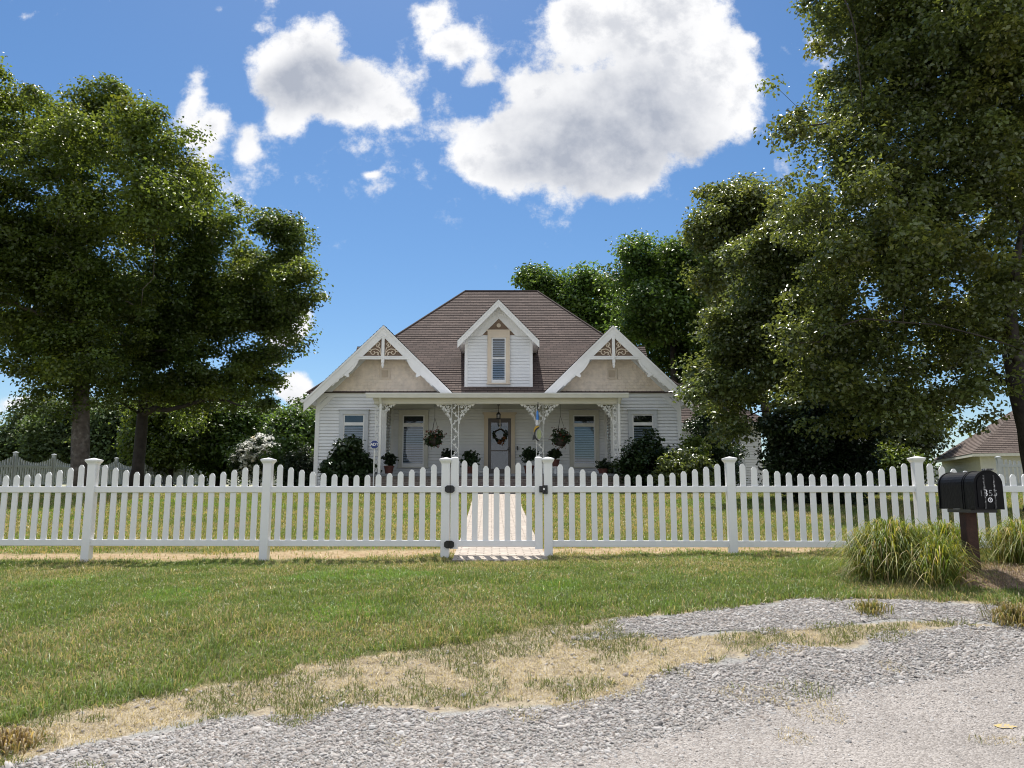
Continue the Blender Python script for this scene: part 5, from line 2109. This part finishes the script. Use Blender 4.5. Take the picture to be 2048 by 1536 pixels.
    tree('rhododendron', 'dark green rhododendron under the left wing window', 'shrub', 700, 25.5, .06, 950,
         [(698, 912, 26), (676, 935, 24), (722, 938, 26), (708, 892, 13), (655, 938, 12), (700, 958, 32), (735, 955, 16), (670, 960, 22)],
         420, 30, .13, .12, 'leaf_shrub', 'bark_dark', seed=76, n_main=5, n_twig=30, gap=.24, gap_scale=.5, depth=.4, up=1.0)
    tree('evergreen_shrub', 'rounded dark clipped evergreen at the left corner of the house', 'shrub', 612, 29, .06, 955,
         [(612, 935, 30), (596, 945, 28), (625, 955, 26), (585, 962, 26)],
         420, 36, .14, .075, 'leaf_dark', 'bark_dark', seed=77, n_main=4, n_twig=14, gap=.18, gap_scale=.6, depth=.4)
    tree('garden_shrub', 'loose green shrub beside the clipped evergreen and the white flowering tree', 'shrub', 578, 32, .06, 945,
         [(580, 905, 24), (600, 918, 22), (560, 930, 24), (590, 940, 26)],
         240, 30, .2, .13, 'leaf_mid', 'bark_dark', seed=78, n_main=4, n_twig=16, gap=.28, gap_scale=.8, depth=.5)
    # white flowering dogwood: green crown + white bracts on top
    D = tree('dogwood', 'small dogwood covered in white flowers left of the house', 'tree', 522, 42, .08, 940,
             [(522, 905, 30), (495, 918, 26), (548, 915, 26), (520, 930, 34), (480, 930, 18)],
             330, 40, .24, .12, 'leaf_shrub', 'bark_dark', seed=79, n_main=5, n_twig=26, gap=.25, gap_scale=.7, depth=.5)
    cs = [blob(u, v, r, 41.4) for u, v, r in ((522, 902, 32), (494, 914, 28), (549, 912, 27), (520, 926, 34))]
    crown('blossom', cs, [1] * 4, 520, 6, .09, .19, M['petal'], D, seed=80, gap=.3, gap_scale=.7, up=1.3, shell=7, tint_var=.08, yel=.01)
    spec = [
        ('tall dark background tree behind the far fence at the left edge', 60, 66, [(50, 885, 38), (85, 850, 36), (25, 905, 24), (70, 910, 36)], 'leaf_far', 380),
        ('broad background tree behind the thick maple trunk', 150, 62, [(130, 855, 46), (175, 850, 46), (150, 900, 44), (110, 900, 30), (205, 890, 36)], 'leaf_far', 460),
        ('dark green background tree between the two maple trunks', 235, 52, [(225, 850, 44), (260, 880, 46), (235, 915, 40), (205, 900, 32)], 'leaf_far', 420),
        ('olive understory tree right of the darker maple trunk', 345, 44, [(330, 855, 44), (375, 835, 46), (350, 900, 48), (400, 870, 36), (310, 905, 36)], 'leaf_left2', 520),
        ('leafy understory tree beneath the right branches of the spreading maple', 440, 46, [(430, 850, 40), (465, 880, 42), (420, 900, 44), (480, 840, 30), (450, 920, 40)], 'leaf_mid', 480),
        ('soft rounded tree behind the white flowering dogwood', 540, 60, [(525, 850, 24), (545, 865, 26), (520, 885, 30), (555, 890, 26), (535, 830, 16)], 'leaf_mid', 300),
        ('round green tree touching the left wall of the house', 590, 58, [(580, 855, 28), (605, 870, 28), (585, 885, 32), (625, 890, 26)], 'leaf_mid', 330),
        ('slender far tree peeking over the left house corner', 625, 75, [(622, 832, 16), (634, 850, 18), (615, 855, 14), (630, 880, 20)], 'leaf_far', 170),
        ('dark tree beyond the shaded right fence, left of the garage', 1790, 40, [(1770, 850, 30), (1800, 830, 36), (1790, 890, 30), (1840, 860, 36), (1830, 900, 24)], 'leaf_right', 420),
        ('low yellow-green bush beyond the shaded right fence', 1770, 38, [(1765, 925, 22), (1790, 935, 22), (1750, 945, 20), (1815, 940, 22)], 'leaf_lime', 200),
    ]
    for i, (lab, bu, Y, bl, lm, nc) in enumerate(spec):
        tree('background_tree', lab, 'tree', bu, Y, .16, max(b[1] for b in bl) - 10, bl, int(nc * .75), 75, .0125 * Y, .0046 * Y, lm, 'bark_dark', seed=90 + i,
             group='background trees round the yard', n_main=5, n_twig=30, gap=.3, gap_scale=.03 * Y, depth=.02 * Y)
    # woods on the horizon
    rg = np.random.default_rng(5)
    cs = []
    for k in range(150):
        Y = rg.uniform(130, 190)
        x = rg.uniform(-170, 170)
        h = rg.uniform(4, 8.5) * (1.0 + .3 * math.sin(x * .05))
        cs.append((np.array((x, Y, gz(x, Y) + h * .55)), h * .62))
    W = thing('distant_woods', 'far blue-green woods along the horizon beyond the yard', 'woods', (0, 160, 3))
    W['kind'] = 'stuff'
    crown('canopy', cs, [1] * len(cs), 5200, 16, .8, .75, M['leaf_far'], W, seed=6, gap=.15, gap_scale=4, up=.8)


build_trees()


# ------------------------------------------------------------------ porch furnishings
def foliage_ball(par, name, c, r, n, leaf, m, seed, squash=1.0, gap=.2):
    cs = [(np.array(c), r)]
    rg = random.Random(seed)
    for k in range(5):
        cs.append((np.array((c[0] + rg.uniform(-.6, .6) * r, c[1] + rg.uniform(-.5, .5) * r, c[2] + rg.uniform(-.5, .4) * r * squash)), r * rg.uniform(.45, .65)))
    crown(name, cs, [1] * len(cs), n, 9, r * .16, leaf, M[m], par, seed=seed, gap=gap, gap_scale=r * .5, up=.4)


def hanging_basket(label, u, v, Y, r, seed, m):
    c = P(u, v, Y)
    B = thing('hanging_basket', label, 'hanging basket', c, 'flower baskets hanging from the porch')
    mb = MB()
    mb.lathe([(r * .28, -r * .65), (r * .5, -r * .45), (r * .62, -.1 * r), (r * .64, -.06 * r)], c, 14)
    mb.build('basket', M['bark_dark'], B)
    foliage_ball(B, 'foliage', (c.x, c.y, c.z), r * .8, 110, .085, m, seed)
    crown('flowers', [(np.array(c), r * .95)], [1], 40, 4, .05, .06, M['petal_red'], B, seed=seed + 1, gap=.2, gap_scale=.2, shell=6)
    mb = MB()
    top = Vector((c.x, c.y, 4.6))
    for k in range(3):
        a = 2.1 * k
        mb.tube([(c.x + r * .6 * math.cos(a), c.y + r * .6 * math.sin(a), c.z - .06 * r), (c.x, c.y, c.z + r * 1.9), top], .006, 5)
    mb.build('hanger', M['wire'], B)


hanging_basket('hanging flower basket on the porch, left of the door beside the left window', 869, 876, 25.9, .36, 201, 'leaf_shrub')
hanging_basket('hanging flower basket on the porch, right of the door beside the right window', 1121, 876, 25.9, .40, 203, 'leaf_shrub')


def potted(label, u, Y, top_v, r, pot_r, pot_h, seed, m='leaf_shrub', pot='terracotta', stand=0.0, spiky=False):
    x = P(u, 930, Y).x
    z = 2.15
    T = thing('potted_plant', label, 'potted plant', (x, Y, z), 'potted plants on the porch')
    mb = MB()
    mb.lathe([(pot_r * .68, stand), (pot_r * .95, stand + pot_h * .85), (pot_r * 1.05, stand + pot_h * .86), (pot_r * 1.05, stand + pot_h)], (x, Y, z), 16)
    mb.build('pot', M[pot], T)
    if stand > 0:
        mb = MB()
        mb.lathe([(pot_r * .9, 0), (pot_r * .9, .03), (pot_r * .3, .05), (pot_r * .3, stand - .05), (pot_r, stand - .03), (pot_r, stand)], (x, Y, z), 12)
        mb.build('stand', M['white'], T)
    zt = P(u, top_v, Y).z
    zc = max(zt - r, z + stand + pot_h + r * .35)
    foliage_ball(T, 'foliage', (x, Y, zc), r, 90, .09, m, seed, gap=.25)
    mb = MB()
    for k in range(5):
        a = k * 1.3
        mb.tube([(x, Y, z + stand + pot_h * .9), (x + r * .4 * math.cos(a), Y + r * .4 * math.sin(a), zc)], .01, 5)
    mb.build('stem', M['bark_dark'], T)


potted('red clay pot of sparse stems beside the left porch corner post', 778, 26.2, 905, .22, .17, .30, 211, 'leaf_dark')
potted('dark round potted fern left of the left inner porch post', 897, 26.6, 897, .21, .15, .34, 212, 'leaf_dark', stand=.25)
potted('leafy green potted plant on the porch directly left of the door', 941, 26.8, 897, .34, .19, .30, 213)
potted('tall leafy potted plant right of the door behind the right inner post', 1058, 26.8, 893, .29, .18, .34, 214)
potted('dark red flowering plant in a red pot on a pale stand under the right basket', 1111, 26.3, 896, .20, .14, .24, 215, 'leaf_dark', stand=.28)
potted('low bushy planter near the right corner post of the porch', 1207, 25.6, 921, .25, .2, .18, 216, 'leaf_dark')


def build_lantern():
    c = P(997, 831, 26.6)
    T = thing('porch_lantern', 'black carriage lantern hanging from the porch ceiling over the door', 'lantern', c)
    mb = MB()
    mb.tube([(c.x, c.y, 4.6), (c.x, c.y, c.z + .11)], .008, 6)
    mb.lathe([(.05, 4.57 - c.z), (.05, 4.6 - c.z)], c, 10)
    mb.build('rod', M['black'], T)
    mb = MB()
    mb.lathe([(.085, .03), (.075, .06), (.03, .11), (.012, .13)], c, 12)
    mb.lathe([(.06, -.13), (.075, -.11), (.075, -.095)], c, 12)
    for k in range(6):
        a = math.pi / 3 * k
        mb.tube([(c.x + .07 * math.cos(a), c.y + .07 * math.sin(a), c.z - .1), (c.x + .08 * math.cos(a), c.y + .08 * math.sin(a), c.z + .035)], .006, 5)
    mb.build('cage', M['black'], T)
    mb = MB()
    mb.lathe([(.062, -.095), (.07, .03)], c, 12)
    mb.build('glass', M['glass'], T)


def build_wreath():
    c = P(1000, 870, 27.92)
    c.y = 27.93
    T = thing('door_wreath', 'dark vine wreath with a rust orange bow hanging on the front door', 'wreath', c)
    mb = MB()
    for j in range(3):
        pts = [(c.x + (.205 + .02 * math.sin(5 * t + j)) * math.cos(t), c.y - .03 + .02 * math.cos(6 * t + j * 2), c.z + (.205 + .02 * math.sin(5 * t + j)) * math.sin(t)) for t in [2 * math.pi * k / 28 for k in range(29)]]
        mb.tube(pts, .018, 6, cap=False)
    mb.build('ring', M['bark_dark'], T)
    cs = [(np.array((c.x + .21 * math.cos(a), c.y - .035, c.z + .21 * math.sin(a))), .06) for a in np.linspace(2.6, 6.9, 12)]
    crown('leaves', cs, [1] * len(cs), 45, 6, .03, .07, M['leaf_dark'], T, seed=301, gap=0, gap_scale=.2, up=0)
    cs = [(np.array((c.x + dx, c.y - .05, c.z + dz)), .06) for dx, dz in ((-.02, -.24), (.06, -.22), (.10, -.3), (.16, -.13), (.0, -.3))]
    crown('bow', cs, [1] * len(cs), 22, 5, .03, .075, leaf_mat('rust_ribbon', (.19, .075, .03), .6, .3, .2), T, seed=302, gap=0, gap_scale=.2, up=0)
    mb = MB()
    mb.box(c.x - .012, c.x + .012, c.y - .02, c.y - .012, c.z + .2, 4.22)
    mb.build('ribbon', M['tan'], T)


def build_spinner():
    c = P(1075, 858, 24.95)
    T = thing('porch_ornament', 'blue, white and yellow cloth spinner hanging from the right inner porch bracket', 'hanging ornament', c)
    z0 = c.z
    mb = MB()
    mb.tube([(c.x + .02, c.y, 4.47), (c.x + .005, c.y, z0 + .62)], .012, 6)
    mb.build('hook', M['black'], T)
    mb = MB()
    mb.lathe([(.045, .30), (.045, .40), (.035, .56), (.015, .60)], (c.x, c.y, z0), 12)
    mb.build('blue_cap', M['cloth_blue'], T)
    mb = MB()
    mb.lathe([(.055, .12), (.05, .20), (.045, .299)], (c.x - .01, c.y, z0), 12)
    mb.build('white_band', M['cloth_white'], T)
    mb = MB()
    mb.prism([(c.x - .13, z0 - .12), (c.x - .08, z0 - .08), (c.x + .06, z0 + .06), (c.x + .03, z0 + .10), (c.x - .06, z0 + .09), (c.x - .12, z0)], c.y - .02, c.y + .02)
    mb.build('yellow_panel', M['cloth_yellow'], T)
    mb = MB()
    arc = [(c.x + .06 - .15 * math.sin(t), z0 - .17 + .20 * math.cos(t) * 1.05) for t in [k / 14 * math.pi * .95 for k in range(15)]]
    flat_curve(mb, arc, .045, c.y - .03, c.y + .03)
    mb.prism([(c.x - .17, z0 - .36), (c.x - .06, z0 - .33), (c.x - .05, z0 - .25), (c.x - .13, z0 - .18)], c.y - .022, c.y + .024)
    mb.build('black_hoop', M['black'], T)
    mb = MB()
    mb.prism([(c.x + .05 + .075 * math.cos(t), z0 - .17 + .16 * math.sin(t)) for t in [2 * math.pi * k / 18 for k in range(18)]], c.y - .012, c.y + .012)
    mb.build('green_panel', M['cloth_green'], T)


def build_sign():
    c = P(749, 889, 24.6)
    z = gz(c.x, c.y)
    T = thing('yard_sign', 'blue octagonal security sign on a white stake by the left porch corner', 'sign', (c.x, c.y, z))
    r = .135
    mb = MB()
    mb.prism([(c.x + r * math.cos(math.pi / 8 + k * math.pi / 4), c.z + r * math.sin(math.pi / 8 + k * math.pi / 4)) for k in range(8)], c.y - .008, c.y + .008)
    pl = mb.build('plate', M['blue'], T)
    mb = MB()
    mb.prism([(c.x + (r + .012) * math.cos(math.pi / 8 + k * math.pi / 4), c.z + (r + .012) * math.sin(math.pi / 8 + k * math.pi / 4)) for k in range(8)], c.y + .0085, c.y + .012)
    mb.build('border', M['signwhite'], pl)
    lettering('lettering', 'ADT', .125, M['signwhite'], (c.x, c.y - .010, c.z), pl, offset=.003, valign='CENTER')
    mb = MB()
    mb.bevbox(c.x - .022, c.x + .012, c.y + .013, c.y + .033, z - .1, c.z + .05, .004)
    mb.build('stake', M['white'], T)


build_lantern()
build_wreath()
build_spinner()
build_sign()
